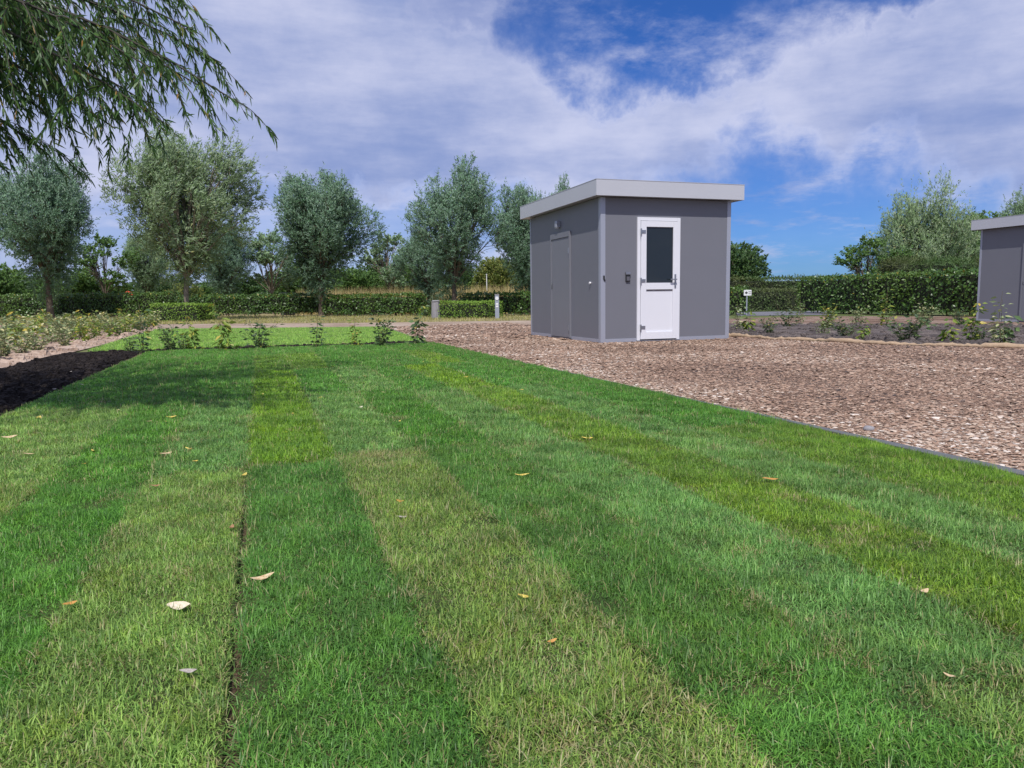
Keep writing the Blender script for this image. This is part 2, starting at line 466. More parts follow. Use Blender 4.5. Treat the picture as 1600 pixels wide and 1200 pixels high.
M['glass'] = mat_glass()
M['willow'] = mat_leaf('willow_leaf', [(0, (0.055, 0.105, 0.040)), (0.5, (0.092, 0.155, 0.066)), (0.9, (0.15, 0.215, 0.115)), (1, (0.20, 0.22, 0.09))], (0.25, 0.33, 0.23), 0.28, 0.45, gain=2.1, fluffy=0.9)
M['willowdark'] = mat_leaf('willow_leaf_blue', [(0, (0.042, 0.090, 0.045)), (0.5, (0.070, 0.135, 0.072)), (1, (0.130, 0.195, 0.125))], (0.22, 0.31, 0.245), 0.28, 0.45, gain=2.1, fluffy=0.9)
M['willownear'] = mat_leaf('willow_leaf_near', [(0, (0.022, 0.055, 0.014)), (0.55, (0.042, 0.09, 0.022)), (0.93, (0.075, 0.13, 0.035)), (0.97, (0.20, 0.15, 0.03)), (1, (0.20, 0.10, 0.04))], (0.11, 0.18, 0.08), 0.36, 0.42, gain=1.9)
M['broad'] = mat_leaf('broad_leaf', [(0, (0.028, 0.062, 0.016)), (0.6, (0.055, 0.11, 0.025)), (1, (0.11, 0.17, 0.04))], None, 0.3, 0.5, gain=1.9, fluffy=.8)
M['willowlight'] = mat_leaf('willow_leaf_light', [(0, (0.075, 0.125, 0.045)), (0.5, (0.12, 0.185, 0.075)), (0.9, (0.19, 0.25, 0.13)), (1, (0.24, 0.24, 0.09))], (0.30, 0.37, 0.26), 0.32, 0.45, gain=2.0, fluffy=.9)
M['broaddark'] = mat_leaf('dark_broad_leaf', [(0, (0.018, 0.042, 0.012)), (0.6, (0.034, 0.072, 0.02)), (1, (0.07, 0.12, 0.03))], None, 0.25, 0.45, gain=1.8, fluffy=.8)
M['yellowgreen'] = mat_leaf('yellow_green_leaf', [(0, (0.06, 0.09, 0.02)), (0.6, (0.12, 0.15, 0.03)), (1, (0.22, 0.20, 0.05))], None, 0.3, 0.5, fluffy=.8)
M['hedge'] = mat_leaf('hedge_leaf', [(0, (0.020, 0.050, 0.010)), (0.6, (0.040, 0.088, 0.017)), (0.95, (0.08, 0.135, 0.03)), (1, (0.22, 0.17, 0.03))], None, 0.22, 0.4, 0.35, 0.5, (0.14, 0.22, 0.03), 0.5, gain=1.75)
M['box'] = mat_leaf('box_leaf', [(0, (0.045, 0.085, 0.012)), (0.6, (0.085, 0.15, 0.022)), (1, (0.15, 0.21, 0.04))], None, 0.28, 0.45, gain=2.5)
M['conifer'] = mat_leaf('privet_leaf', [(0, (0.025, 0.052, 0.016)), (0.6, (0.048, 0.09, 0.026)), (1, (0.09, 0.135, 0.045))], None, 0.2, 0.5, 0.5, 0.35, (0.13, 0.10, 0.045))
M['core'] = mat_plain('hedge_twigs', (0.020, 0.026, 0.012), 0.95, 0, 10, 0.5, 0.8, 20)
M['plantdark'] = mat_leaf('plant_leaf', [(0, (0.030, 0.060, 0.025)), (0.6, (0.06, 0.105, 0.04)), (0.9, (0.10, 0.15, 0.05)), (1, (0.30, 0.26, 0.05))], (0.14, 0.18, 0.12), 0.25, 0.45)
M['plantyellow'] = mat_leaf('yellowing_leaf', [(0, (0.06, 0.11, 0.022)), (0.55, (0.12, 0.18, 0.03)), (0.85, (0.26, 0.27, 0.05)), (1, (0.42, 0.30, 0.06))], None, 0.3, 0.45, gain=1.6)
M['plantgrey'] = mat_leaf('grey_leaf', [(0, (0.09, 0.12, 0.06)), (0.6, (0.18, 0.22, 0.11)), (1, (0.38, 0.35, 0.18))], None, 0.25, 0.6, gain=1.75)
M['reed'] = mat_leaf('dry_grass', [(0, (0.22, 0.18, 0.07)), (0.6, (0.36, 0.28, 0.13)), (1, (0.50, 0.41, 0.22))], None, 0.3, 0.7)


def mat_chip():
    m, T, bs, out = mat_new('shell_gravel')
    bc = T.node('ShaderNodeAttribute', attribute_name='bc').outputs['Fac']
    g = T.node('ShaderNodeNewGeometry')
    f = T.noise(g.outputs['Position'], 0.55, 3, 0.5)
    v = T.math('ADD', bc, T.smooth(f, 0.35, 0.65, -0.14, 0.12), clamp=True)
    c = T.ramp(v, [(0.0, (0.045, 0.033, 0.030)), (0.22, (0.17, 0.105, 0.071)), (0.45, (0.29, 0.180, 0.120)), (0.65, (0.38, 0.255, 0.178)), (0.88, (0.50, 0.385, 0.29)), (1.0, (0.68, 0.60, 0.52))])
    T.put(bs.inputs['Base Color'], c); bs.inputs['Roughness'].default_value = 0.75
    return m


M['chip'] = mat_chip()

# ------------------------------------------------------------------ the setting
rng = np.random.default_rng(7)
KX = 2.92                                    # the edging strip between lawn and gravel runs along Y here
LAWN_L = -1.70
tag(poly_sheet('ground', [(-600, -60), (600, -60), (900, 1500), (-900, 1500)], 0.0, M['meadow']), 'flat meadow ground reaching to the horizon')

BED_A = P(112, 554); BED_B = P(246, 517); TRK_L = P(-60, 507)
tag(poly_sheet('soil_strip', [(-12, -4), (KX, -4), (KX, 13.0), (KX + .02, 13.75), (-1.7, 13.75), (-2.6, 14.0), (-12, 13.0)], 0.004, M['soil']), 'dark bare soil beside and under the turf')
far_l = [(-2.75, 13.95), (BED_B.x - 0.2, BED_B.y), tuple(P(250, 515.5))[:2], tuple(P(420, 514))[:2], tuple(P(600, 512))[:2], (3.15, 18), (2.92, 13.75)]
tag(poly_sheet('back_lawn', far_l, 0.012, M['lawnfar']), 'bright green lawn behind the row of young plants')
sandp = [P(-80, 596), P(0, 579), P(45, 566), P(85, 556), P(112, 552), P(180, 535), P(246, 516.5), P(250, 510), P(-150, 512), P(-400, 560)]
tag(poly_sheet('planting_bed', [tuple(p)[:2] for p in sandp], 0.016, M['sand'], sub=4, amp=0.05), 'sandy planting bed with young plants beside the dark soil')
trk = [P(-200, 522), P(0, 518.5), P(250, 516), P(420, 514.5), P(600, 512.5), P(860, 507), P(860, 500.5), P(600, 504.5), P(250, 507), P(-200, 512)]
tag(poly_sheet('track', [tuple(p)[:2] for p in trk], 0.008, M['track']), 'sandy track crossing behind the lawn')
vg = [P(-200, 515), P(250, 510), P(600, 508), P(1000, 500), at(1000, 44), at(640, 56), at(300, 60), at(-300, 74)]
tag(poly_sheet('dry_verge', [tuple(p)[:2] for p in vg], 0.004, M['verge']), 'dry yellowed grass verge along the hedges')

# gravel yard
G_POLY = [(KX + .03, -3), (12.3, -3), (10.9, 5.0), (9.95, 7.35), (9.1, 8.85), (8.65, 10.7), (8.55, 12.4), (9.5, 17.0), (12.5, 21.0), (12.5, 24.5), (8.6, 23.9), (4.5, 23.0), (3.45, 22.0), (3.2, 18.0), (2.97, 13.7)]
tag(poly_sheet('gravel_yard', G_POLY, 0.006, M['gravelbase']), 'brown crushed shell gravel yard around the grey kiosk')
gp = np.array(G_POLY)


def inside(poly, x, y):
    c = np.zeros(len(x), bool); n = len(poly)
    for i in range(n):
        x0, y0 = poly[i]; x1, y1 = poly[(i + 1) % n]
        m_ = ((y0 > y) != (y1 > y)) & (x < (x1 - x0) * (y - y0) / (y1 - y0 + 1e-12) + x0)
        c ^= m_
    return c


KIOSK = (5.549, 11.72); KW, KD, KH = 2.578, 3.504, 2.730


def gravel():
    V = []; A = []; Tn = []; off = 0
    for (d0, d1, size, dens) in ((0, 4.6, 0.0135, 6800), (4.6, 8.0, 0.0150, 4600), (8.0, 14.0, 0.019, 2200), (14, 32, 0.034, 500)):
        n = int(40 * 36 * dens)
        n = min(n, 4000000)
        x = rng.uniform(2.9, 13.2, int(10.3 * 32 * dens)); y = rng.uniform(-3, 29, len(x))
        d = np.hypot(x, y)
        vis = (x < y * 1.45 + 0.6)
        k = inside(G_POLY, x, y) & (d >= d0) & (d < d1) & vis
        k &= ~((x > KIOSK[0] - .01) & (x < KIOSK[0] + KW + .01) & (y > KIOSK[1] - .01) & (y < KIOSK[1] + KD + .01))
        k &= ~((x > KIOSK[0] - .05) & (y > KIOSK[1] + KD + 0.2) & (x > KIOSK[0] + (y - 15) * 0.1 + 1.4))
        x = x[k]; y = y[k]; n = len(x)
        r = size * np.minimum(rng.lognormal(0, 0.48, n), 2.6) * 0.62
        asp = rng.uniform(0.5, 0.95, n); th = rng.uniform(0, 6.283, n)
        a5 = np.arange(5) * 2 * np.pi / 5
        rad = r[:, None] * rng.uniform(0.72, 1.2, (n, 5))
        lx = np.cos(a5)[None] * rad; ly = np.sin(a5)[None] * rad * asp[:, None]
        tilt = rng.normal(0, 0.13, (n, 2))
        zc = 0.006 + r * rng.uniform(0.05, 0.28, n)
        ring = np.stack([x[:, None] + lx * np.cos(th)[:, None] - ly * np.sin(th)[:, None],
                         y[:, None] + lx * np.sin(th)[:, None] + ly * np.cos(th)[:, None],
                         zc[:, None] + lx * tilt[:, :1] + ly * tilt[:, 1:] - 0.0], -1)
        top = np.stack([x + r * rng.normal(0, .2, n), y + r * rng.normal(0, .2, n), zc + r * rng.uniform(0.10, 0.30, n)], -1)
        v = np.concatenate([ring, top[:, None]], 1)
        i = (np.arange(n) * 6)[:, None] + off
        t = np.concatenate([np.concatenate([i + j, i + (j + 1) % 5, i + 5], 1)[:, None] for j in range(5)], 1)
        V.append(v.reshape(-1, 3)); Tn.append(t.reshape(-1, 3)); off += n * 6
        near = np.exp(-np.maximum(0, x - KX) / 1.3)          # bleached, coarser shells by the edging
        A.append(np.repeat(np.clip(rng.beta(2.2, 2.4, n) + 0.13 * near, 0, 1), 6))
    return new_mesh('gravel', np.concatenate(V), tris=np.concatenate(Tn), attrs={'bc': np.concatenate(A)})


o = obj('gravel', gravel(), M['chip'])
tag(o, 'crushed brown and white shell gravel covering the yard', 'gravel', kind='stuff')

# a few larger pale stones on the gravel
def stone(name, p, r, label, mat, seed):
    bm = bmesh.new(); bmesh.ops.create_icosphere(bm, subdivisions=2, radius=r)
    rr = random.Random(seed)
    for v in bm.verts:
        v.co *= rr.uniform(0.82, 1.12); v.co.z *= 0.62
    ob = bm_obj(name, bm, mat, None, smooth=True, loc=(p.x, p.y, r * 0.45))
    return tag(ob, label, 'stone')


stone('pebble', P(1358, 674), 0.032, 'rounded pale grey pebble lying on the gravel near the edging', M['concrete'], 3)

# edging strip in lengths
def edging():
    ys = [-3, 0.9, 4.0, 7.1, 10.2, 13.4]
    rr = random.Random(4)
    root = empty('lawn_edging', (KX, 0, 0), label='grey edging strip between the striped lawn and the gravel', cat='edging')
    def piece(x0, y0, x1, y1, nm='edging_length'):
        bm = bmesh.new(); L = math.hypot(x1 - x0, y1 - y0)
        box_bm(bm, -0.016, 0.016, 0.004, L - 0.004, -0.03, 0.033)
        bmesh.ops.bisect_plane(bm, geom=list(bm.verts) + list(bm.edges) + list(bm.faces), plane_co=(0, L / 2, 0), plane_no=(0, 1, 0))
        for v in bm.verts:
            if abs(v.co.y - L / 2) < 0.01: v.co.x += rr.uniform(-0.012, 0.012); v.co.z += rr.uniform(-0.006, 0.006)
        ob = bm_obj(nm, bm, M['edging'], root, bevel=0.003)
        ob.location = (x0 - KX, y0, rr.uniform(-0.004, 0.004)); ob.rotation_euler = (0, 0, math.atan2(-(x1 - x0), y1 - y0))
    pts = [(KX - .02, -3), (KX + .01, .9), (KX + .02, 4.0), (KX, 7.1), (KX - .06, 10.2), (KX - .16, 13.4)]
    pts += [(KX + .25, 17.8), (KX + .52, 21.9)]
    for a, b in zip(pts[:-1], pts[1:]): piece(*a, *b)


edging()

# ------------------------------------------------------------------ turf
def turf_mesh(name, seed, n, L=2.5, W=0.4, bl=(0.013, 0.030), bw=0.0022, straw=0.004, dryend=0.0, bare=0.0):
    g = np.random.default_rng(seed)
    x = g.uniform(-W / 2, W / 2, n); y_ = g.uniform(-L / 2, L / 2, n); x = x * (1 + .022 * np.sin(y_ * 5 + seed) + .02 * np.sin(y_ * 13 + 2 * seed)) + g.normal(0, .006, n); y = y_ + g.normal(0, .018, n)
    if bare:          # thin, worn turf along one long edge
        k_ = (x < W / 2 - bare * (0.5 + 0.5 * np.sin(y * 9) * np.sin(y * 23 + 1) + g.random(n))) | (g.random(n) < .12)
        x = x[k_]; y = y[k_]; n = len(x)
    # lumpy growth
    ph = g.uniform(0, 6.28, 6); fr = g.uniform(8, 34, (6, 2)) * g.choice([-1, 1], (6, 2))
    lump = sum(np.sin(fr[i, 0] * x + fr[i, 1] * y * 0.6 + ph[i]) for i in range(6)) / 6
    Ln = g.uniform(*bl, n) * (1 + 0.6 * lump) * g.choice([1.0, 1.0, 1.35], n)
    tall = g.random(n) < straw
    Ln = np.where(tall, Ln * g.uniform(1.5, 2.4, n), Ln)
    az = g.uniform(0, 6.283, n) + 0.8 * lump
    lean = np.abs(g.normal(0.85, 0.45, n)); lean = np.where(g.random(n) < 0.25, g.uniform(1.05, 1.52, n), lean)
    z0 = 0.014 + 0.004 * lump
    hx = np.cos(az); hy = np.sin(az)
    w = bw * g.uniform(0.7, 1.35, n) * np.where(tall, 0.7, 1)
    def pt(t):
        th = lean * (0.45 + 0.75 * t)
        return np.stack([x + hx * np.sin(th) * Ln * t, y + hy * np.sin(th) * Ln * t, z0 + np.cos(th) * Ln * t], -1)
    tw = g.uniform(-0.7, 0.7, n)
    sx = -np.sin(az + tw); sy = np.cos(az + tw)
    sd = np.stack([sx, sy, np.zeros(n)], -1)
    p0, p1, p2 = pt(0.0), pt(0.55), pt(1.0)
    W_ = w[:, None]
    v = np.stack([p0 - sd * W_ * .5, p0 + sd * W_ * .5, p1 + sd * W_ * .45, p1 - sd * W_ * .45, p2], 1).reshape(-1, 3)
    i = (np.arange(n) * 5)[:, None]
    q = i + np.array([[0, 1, 2, 3]]); t = i + np.array([[3, 2, 4]])
    bc = g.random(n)
    bc = np.where(tall, np.floor(bc * 37) / 37 + 0.0004, bc)
    edge = np.maximum(np.clip(1 - (W / 2 - np.abs(x)) / 0.035, 0, 1), np.clip(1 - (L / 2 - np.abs(y)) / 0.06, 0, 1))
    if dryend:        # a scorched patch at the far end
        dd = np.hypot((x - .02) / .17, (y - (L / 2 - .16)) / (dryend * .6)); edge = np.maximum(edge, 2.6 * np.clip(1.25 - dd, 0, 1))
    if bare: edge = np.maximum(edge, 1.6 * np.clip(1 - (W / 2 - x) / (bare * 3), 0, 1))
    # the slab of roots underneath
    s = np.array([[-W / 2 + .004, -L / 2 + .006, -.004], [W / 2 - .004, -L / 2 + .006, -.004], [W / 2 - .004, L / 2 - .006, -.004], [-W / 2 + .004, L / 2 - .006, -.004]])
    s2 = s.copy(); s2[:, 2] = 0.015
    o_ = len(v)
    v = np.concatenate([v, s, s2])
    sq = np.array([[4, 5, 6, 7], [0, 1, 5, 4], [1, 2, 6, 5], [2, 3, 7, 6], [3, 0, 4, 7]]) + o_
    quads = np.concatenate([q, sq])
    mi = np.concatenate([np.zeros(len(q)), np.ones(5), np.zeros(len(t))])
    me = new_mesh(name, v, tris=t, quads=quads, mat_idx=mi,
                  attrs={'bc': np.concatenate([np.repeat(bc, 5), np.zeros(8)]), 'bt': np.concatenate([np.tile([0, 0, .55, .55, 1], n), np.zeros(8)]), 'ed': np.concatenate([np.repeat(edge, 5), np.zeros(8)])})
    me.materials.append(M['blade']); me.materials.append(M['thatch'])
    return me


LOD = {0: [turf_mesh('turf_near', 10 + i, 76000, bw=0.0019) for i in range(3)],
       1: [turf_mesh('turf_mid', 20 + i, 44000, bw=0.0029, bl=(0.017, 0.036)) for i in range(2)],
       2: [turf_mesh('turf_back', 30 + i, 22000, bw=0.0046, bl=(0.018, 0.036)) for i in range(2)]}

SPECIAL = {(1, 1): turf_mesh('turf_scorched', 41, 62000, bw=0.0019, dryend=.42), (-1, 1): turf_mesh('turf_worn', 42, 76000, bw=0.0019, bare=.012)}
DK = (0.070, 0.190, 0.032, 0.03)      # dark green
DG = (0.062, 0.190, 0.024, 0.02)
LD = (0.140, 0.260, 0.058, 0.08)      # light, drier
LY = (0.128, 0.238, 0.050, 0.12)      # light yellowish
BL = (0.105, 0.235, 0.062, 0.03)      # pale blue-green
YG = (0.118, 0.245, 0.016, 0.01)      # bright yellow-green
OL = (0.108, 0.225, 0.024, 0.02)      # olive
MG = (0.070, 0.205, 0.029, 0.02)      # plain green
PL = (0.150, 0.270, 0.068, 0.05)      # pale
#            strip: rows from the near end away
TURF = {-4: [LD, LD, PL, MG, MG, DG], -3: [LD, LD, PL, MG, DG, MG], -2: [LD, MG, MG, DG, MG, MG], -1: [LD, LD, BL, MG, DG, MG],
        0: [DK, DK, YG, YG, OL, MG], 1: [LY, LY, BL, MG, OL, MG], 2: [DK, DK, DG, BL, MG, DG], 3: [LD, BL, BL, MG, MG, MG],
        4: [LY, OL, OL, YG, MG, MG], 5: [BL, BL, BL, MG, OL, DG], 6: [OL, OL, MG, MG, DG, DG]}
lawn = tag(poly_sheet('lawn', [(LAWN_L, -1.6), (KX - .03, -1.6), (KX - .03, 13.0), (LAWN_L - .12, 13.0)], 0.008, M['earth']), 'striped lawn of turf rolls laid side by side', None)
rr = random.Random(12)
for s, rows in TURF.items():
    shift = rr.uniform(-0.05, 0.12)
    for r, c in enumerate(rows):
        y0 = -1.45 + 2.5 * r + shift - (0.02 if s % 2 else 0.0); y1 = y0 + 2.5
        if r == 5: y1 = 13.0 + rr.uniform(-.08, .08)
        yc = (y0 + y1) / 2; x0 = -0.085 + 0.4 * s; xc = x0 + 0.2
        if y1 < 0.7 or (x0 > 1.32 * y1 + .5): continue
        depth = xc * sy_ + (y0) * cy_
        lod = 0 if r <= 1 else (1 if r == 2 else 2)
        me = LOD[lod][rr.randrange(len(LOD[lod]))]
        if r == 1 and s in (-1, 0): xc += (-.005 if s == -1 else .010)
        spin = rr.choice([0, math.pi])
        if (s, r) in SPECIAL: me = SPECIAL[(s, r)]; spin = 0
        ob = obj('turf_roll', me, None, lawn, (xc + rr.uniform(-.004, .004), yc, 0.012 + rr.uniform(-0.004, 0.006)), spin + rr.uniform(-.004, .004), (1, (y1 - y0 - .006) / 2.5, rr.uniform(.82, 1.05)))
        j = rr.uniform(.92, 1.08)
        ob.color = (c[0] * j * rr.uniform(.95, 1.05), c[1] * j, c[2] * j, c[3])
for r in range(6):       # the narrow cut strip along the edging
    y0 = -1.45 + 2.5 * r; y1 = min(y0 + 2.5, 13.0)
    if y1 < 1.5: continue
    lod = 0 if r <= 1 else (1 if r == 2 else 2)
    ob = obj('turf_roll', LOD[lod][r % len(LOD[lod])], None, lawn, (2.80, (y0 + y1) / 2, 0.012), 0, (0.40, (y1 - y0 - .006) / 2.5, 1))
    ob.color = (MG if r > 1 else OL)


def far_grass(poly, n, name, hl, bw, zb=0.012, seed=5):
    g = np.random.default_rng(seed); pl = np.array(poly)
    x = g.uniform(pl[:, 0].min(), pl[:, 0].max(), n); y = g.uniform(pl[:, 1].min(), pl[:, 1].max(), n)
    k = inside(poly, x, y); x = x[k]; y = y[k]; n = len(x)
    Ln = g.uniform(*hl, n); az = g.uniform(0, 6.283, n); lean = np.abs(g.normal(.4, .3, n)); w = bw * g.uniform(.7, 1.3, n)
    p0 = np.stack([x, y, np.full(n, zb)], -1); p2 = p0 + np.stack([np.cos(az) * np.sin(lean), np.sin(az) * np.sin(lean), np.cos(lean)], -1) * Ln[:, None]
    b = az + g.uniform(.8, 2.3, n); sd = np.stack([np.cos(b), np.sin(b), np.zeros(n)], -1) * w[:, None] * .5
    v = np.stack([p0 - sd, p0 + sd, p2], 1).reshape(-1, 3); t = np.arange(n * 3).reshape(-1, 3)
    return new_mesh(name, v, tris=t, attrs={'bc': np.repeat(g.random(n), 3), 'bt': np.tile([0, 0, 1.], n), 'ed': np.zeros(n * 3)})


o = obj('grass', far_grass(far_l, 170000, 'grass', (0.025, 0.055), 0.012), M['blade'])
o.color = (0.165, 0.33, 0.06, 0.04)
tag(o, 'short bright green grass of the lawn behind the plant row', 'grass', kind='stuff')
vgp = [tuple(p)[:2] for p in (P(-20, 510), P(250, 507.2), P(600, 504.8), P(860, 500.8), at(860, 36), at(640, 40), at(300, 46), at(-20, 50))]
o = obj('verge_grass', far_grass(vgp, 60000, 'verge_grass', (0.04, 0.12), 0.02, seed=8), M['blade'])
o.color = (0.20, 0.22, 0.05, 0.45)
tag(o, 'thin dry grass growing along the foot of the hedge', 'grass', kind='stuff')

# ------------------------------------------------------------------ kiosk
def make_kiosk():
    """origin at the front left corner of the walls, front along +X facing -Y"""
    W, D, H = KW, KD, KH
    root = empty('kiosk', (0, 0, 0))
    fb = H - 0.262            # underside of the fascia
    t = 0.06
    oh = 0.155
    # door opening in the front wall
    d0, d1, dz1 = 0.688, 1.531, 2.145
    front = [(0.075, 0.05), (d0, 0.05), (d0, dz1), (d1, dz1), (d1, 0.05), (W - .075, 0.05), (W - .075, fb - .004), (0.075, fb - .004)]
    bm = bmesh.new()
    a = [bm.verts.new((x, 0.006, z)) for x, z in front]; b = [bm.verts.new((x, t, z)) for x, z in front]
    bm.faces.new(a); bm.faces.new(b[::-1])
    for i in range(len(a)):
        j = (i + 1) % len(a); bm.faces.new((a[i], b[i], b[j], a[j]))
    bm_obj('front_wall', bm, M['panel'], root)
    # side wall with the flush service door
    s0, s1, sz1 = SIDE0, SIDE1, 2.02
    side = [(0.075, 0.05), (s0, 0.05), (s0, sz1), (s1, sz1), (s1, 0.05), (D - .055, 0.05), (D - .055, fb - .004), (0.075, fb - .004)]
    bm = bmesh.new()
    a = [bm.verts.new((0.006, y, z)) for y, z in side]; b = [bm.verts.new((t, y, z)) for y, z in side]
    bm.faces.new(a[::-1]); bm.faces.new(b)
    for i in range(len(a)):
        j = (i + 1) % len(a); bm.faces.new((a[i], a[j], b[j], b[i]))
    bm_obj('side_wall', bm, M['panel'], root)
    boxes('side_wall', M['panel'], root, (W - t, W - .006, 0.075, D - .055, 0.05, fb - .004), bevel=0)
    boxes('back_wall', M['panel'], root, (0.055, W - .055, D - t, D - .006, 0.05, fb - .004), bevel=0)
    boxes('floor_slab', M['dark'], root, (0.065, W - .065, 0.065, D - .065, 0.01, 0.06), bevel=0)
    # corner posts: L sections
    def corner(x, y, sx, sy, wx, wy):
        bm = bmesh.new()
        L = [(0, 0), (wx, 0), (wx, 0.010), (0.010, 0.010), (0.010, wy), (0, wy)]
        pts = [(x + sx * p, y + sy * q) for p, q in L]
        a = [bm.verts.new((p, q, 0.0)) for p, q in pts]; b = [bm.verts.new((p, q, fb - .002)) for p, q in pts]
        bm.faces.new(a); bm.faces.new(b)
        for i in range(6):
            j = (i + 1) % 6; bm.faces.new((a[i], a[j], b[j], b[i]))
        bm_obj('corner_post', bm, M['trim'], root, bevel=0.0025)
    corner(0, 0, 1, 1, 0.088, 0.088); corner(W, 0, -1, 1, 0.078, 0.07); corner(0, D, 1, -1, 0.06, 0.06); corner(W, D, -1, -1, 0.06, 0.06)
    # base trim
    for bb in ((0.0885, d0 - .002, 0.001, 0.012, 0.0, 0.062), (d1 + .002, W - .0785, 0.001, 0.012, 0.0, 0.062), (0.001, 0.012, 0.0885, s0 - .002, 0.0, 0.062), (0.001, 0.012, s1 + .002, D - .0605, 0.0, 0.062)):
        boxes('base_trim', M['trim'], root, bb, bevel=0.002)
    # roof: fascia boards, soffit, deck
    x0, x1, y0, y1 = -oh, W + oh, -oh - .01, D + oh + .02
    def fas(*bb): boxes('fascia_board', M['fascia'], root, bb, bevel=0.003)
    fas(x0, x1, y0, y0 + .018, fb, H); fas(x0, x1, y1 - .018, y1, fb, H)
    fas(x0, x0 + .018, y0 + .0185, y1 - .0185, fb, H); fas(x1 - .018, x1, y0 + .0185, y1 - .0185, fb, H)
    boxes('soffit', M['trim'], root, (x0 + .019, x1 - .019, y0 + .019, y1 - .019, fb + .006, fb + .05), bevel=0)
    boxes('roof_deck', M['roof'], root, (x0 + .019, x1 - .019, y0 + .019, y1 - .019, H - .09, H - .03), bevel=0)
    bm = bmesh.new()                                         # small folded lip on top of the fascia
    for bb in ((x0 - .004, x1 + .004, y0 - .004, y0 + .03, H + .0005, H + .008), (x0 - .004, x0 + .03, y0 + .0305, y1 - .0305, H + .0005, H + .008), (x1 - .03, x1 + .004, y0 + .0305, y1 - .0305, H + .0005, H + .008), (x0 - .004, x1 + .004, y1 - .03, y1 + .004, H + .0005, H + .008)):
        box_bm(bm, *bb)
    bm_obj('roof_cap', bm, M['fascia'], root)
    # ---- white front door
    door = boxes('door_frame', M['upvc'], root, (d0 + .001, d0 + .058, -.022, .05, .022, dz1 - .0005), (d1 - .058, d1 - .001, -.022, .05, .022, dz1 - .0005), (d0 + .0585, d1 - .0585, -.022, .05, dz1 - .058, dz1 - .0005), bevel=.004)
    l0, l1, lb, lt = d0 + .064, d1 - .064, .04, dz1 - .064
    gl0, gl1, gb, gt = l0 + .105, l1 - .085, 1.02, lt - .10
    leaf = boxes('door_leaf', M['upvc'], root, (l0, l0 + .1045, -.034, .03, lb, lt), (l1 - .0845, l1, -.034, .03, lb, lt), (l0 + .105, l1 - .085, -.0335, .03, lt - .0995, lt),
                 (l0 + .105, l1 - .085, -.0335, .03, .905, 1.0195), (l0 + .105, l1 - .085, -.0335, .03, lb, lb + .125), bevel=.004)
    boxes('lower_panel', M['upvc'], root, (gl0 + .0, gl1 - .0, -.012, .02, lb + .1255, .9045), bevel=.003)
    boxes('glazing_bead', M['gasket'], root, (gl0 + .0005, gl0 + .008, -.024, .01, gb, gt), (gl1 - .008, gl1 - .0005, -.024, .01, gb, gt), (gl0 + .0085, gl1 - .0085, -.024, .01, gb, gb + .008), (gl0 + .0085, gl1 - .0085, -.024, .01, gt - .008, gt), bevel=0)
    boxes('glass_pane', M['glass'], root, (gl0 + .0085, gl1 - .0085, -.012, -.004, gb + .0085, gt - .0085), bevel=0)
    boxes('shadow_line', M['gasket'], root, (gl0 + .002, gl1 - .002, -.020, -.0125, .885, .9035), bevel=0)
    for z in (1.90, 1.06, .25):
        bm = bmesh.new()
        cyl_bm(bm, (l0 - .004, -.044, z), .014, .10, n=12)
        box_bm(bm, l0 + .004, l0 + .085, -.046, -.0345, z - .022, z + .026)
        cyl_bm(bm, (l0 - .008, -.040, z - .085), .0045, .08, n=8)
        bm_obj('hinge', bm, M['steel'], root)
    bm = bmesh.new()
    hx = l1 - .040
    box_bm(bm, hx - .016, hx + .016, -.044, -.0345, .93, 1.17)
    cyl_bm(bm, (hx, -.044, .97), .009, .014, 'Y', 10)
    hp = bm_obj('handle_plate', bm, M['steel'], root, bevel=.002)
    bm = bmesh.new(); cyl_bm(bm, (hx, -.060, 1.08), .011, .036, 'Y', 10); box_bm(bm, hx - .115, hx + .012, -.086, -.070, 1.069, 1.089)
    bm_obj('handle_lever', bm, M['steel'], root, bevel=.003)
    boxes('threshold', M['steel'], root, (d0 + .001, d1 - .001, -.028, .05, .002, .0215), bevel=.003)
    # key box to the left of the door
    kb = boxes('key_box', M['dark'], root, (.470, .552, -.020, .0055, 1.045, 1.205), bevel=.006)
    boxes('key_pad', M['gasket'], root, (.482, .540, -.027, -.0205, 1.06, 1.13), bevel=.003)
    boxes('key_cover', M['steel'], root, (.466, .556, -.030, -.0205, 1.165, 1.208), bevel=.003)
    # latch on the corner post
    bm = bmesh.new(); box_bm(bm, .045, .072, -.016, -.0005, 1.08, 1.15); box_bm(bm, .065, .084, -.013, -.0005, 1.05, 1.085)
    bm_obj('latch', bm, M['dark'], root, bevel=.003)
    # ---- flush grey service door in the side wall
    boxes('service_door_frame', M['doorgrey'], root, (-.030, .05, s0 + .001, s0 + .042, .03, sz1 - .001), (-.030, .05, s1 - .042, s1 - .001, .03, sz1 - .001), (-.030, .05, s0 + .0425, s1 - .0425, sz1 - .10, sz1 - .001), bevel=.003)
    boxes('service_door', M['doorgrey'], root, (-.018, .03, s0 + .045, s1 - .045, .035, sz1 - .105), bevel=.004)
    boxes('service_sill', M['gasket'], root, (-.014, .05, s0 + .001, s1 - .001, .006, .0295), bevel=0)
    for z in (1.66, .22):
        bm = bmesh.new(); cyl_bm(bm, (-.030, s0 + .043, z), .013, .10, n=12); box_bm(bm, -.030, -.0225, s0 + .048, s0 + .09, z - .02, z + .02)
        cyl_bm(bm, (-.026, s0 + .04, z - .08), .0045, .09, n=8)
        bm_obj('hinge', bm, M['steel'], root)
    bm = bmesh.new(); box_bm(bm, -.029, -.0225, s1 - .085, s1 - .058, .98, 1.08); cyl_bm(bm, (-.034, s1 - .072, 1.04), .011, .016, 'X', 10)
    bm_obj('lock', bm, M['steel'], root)
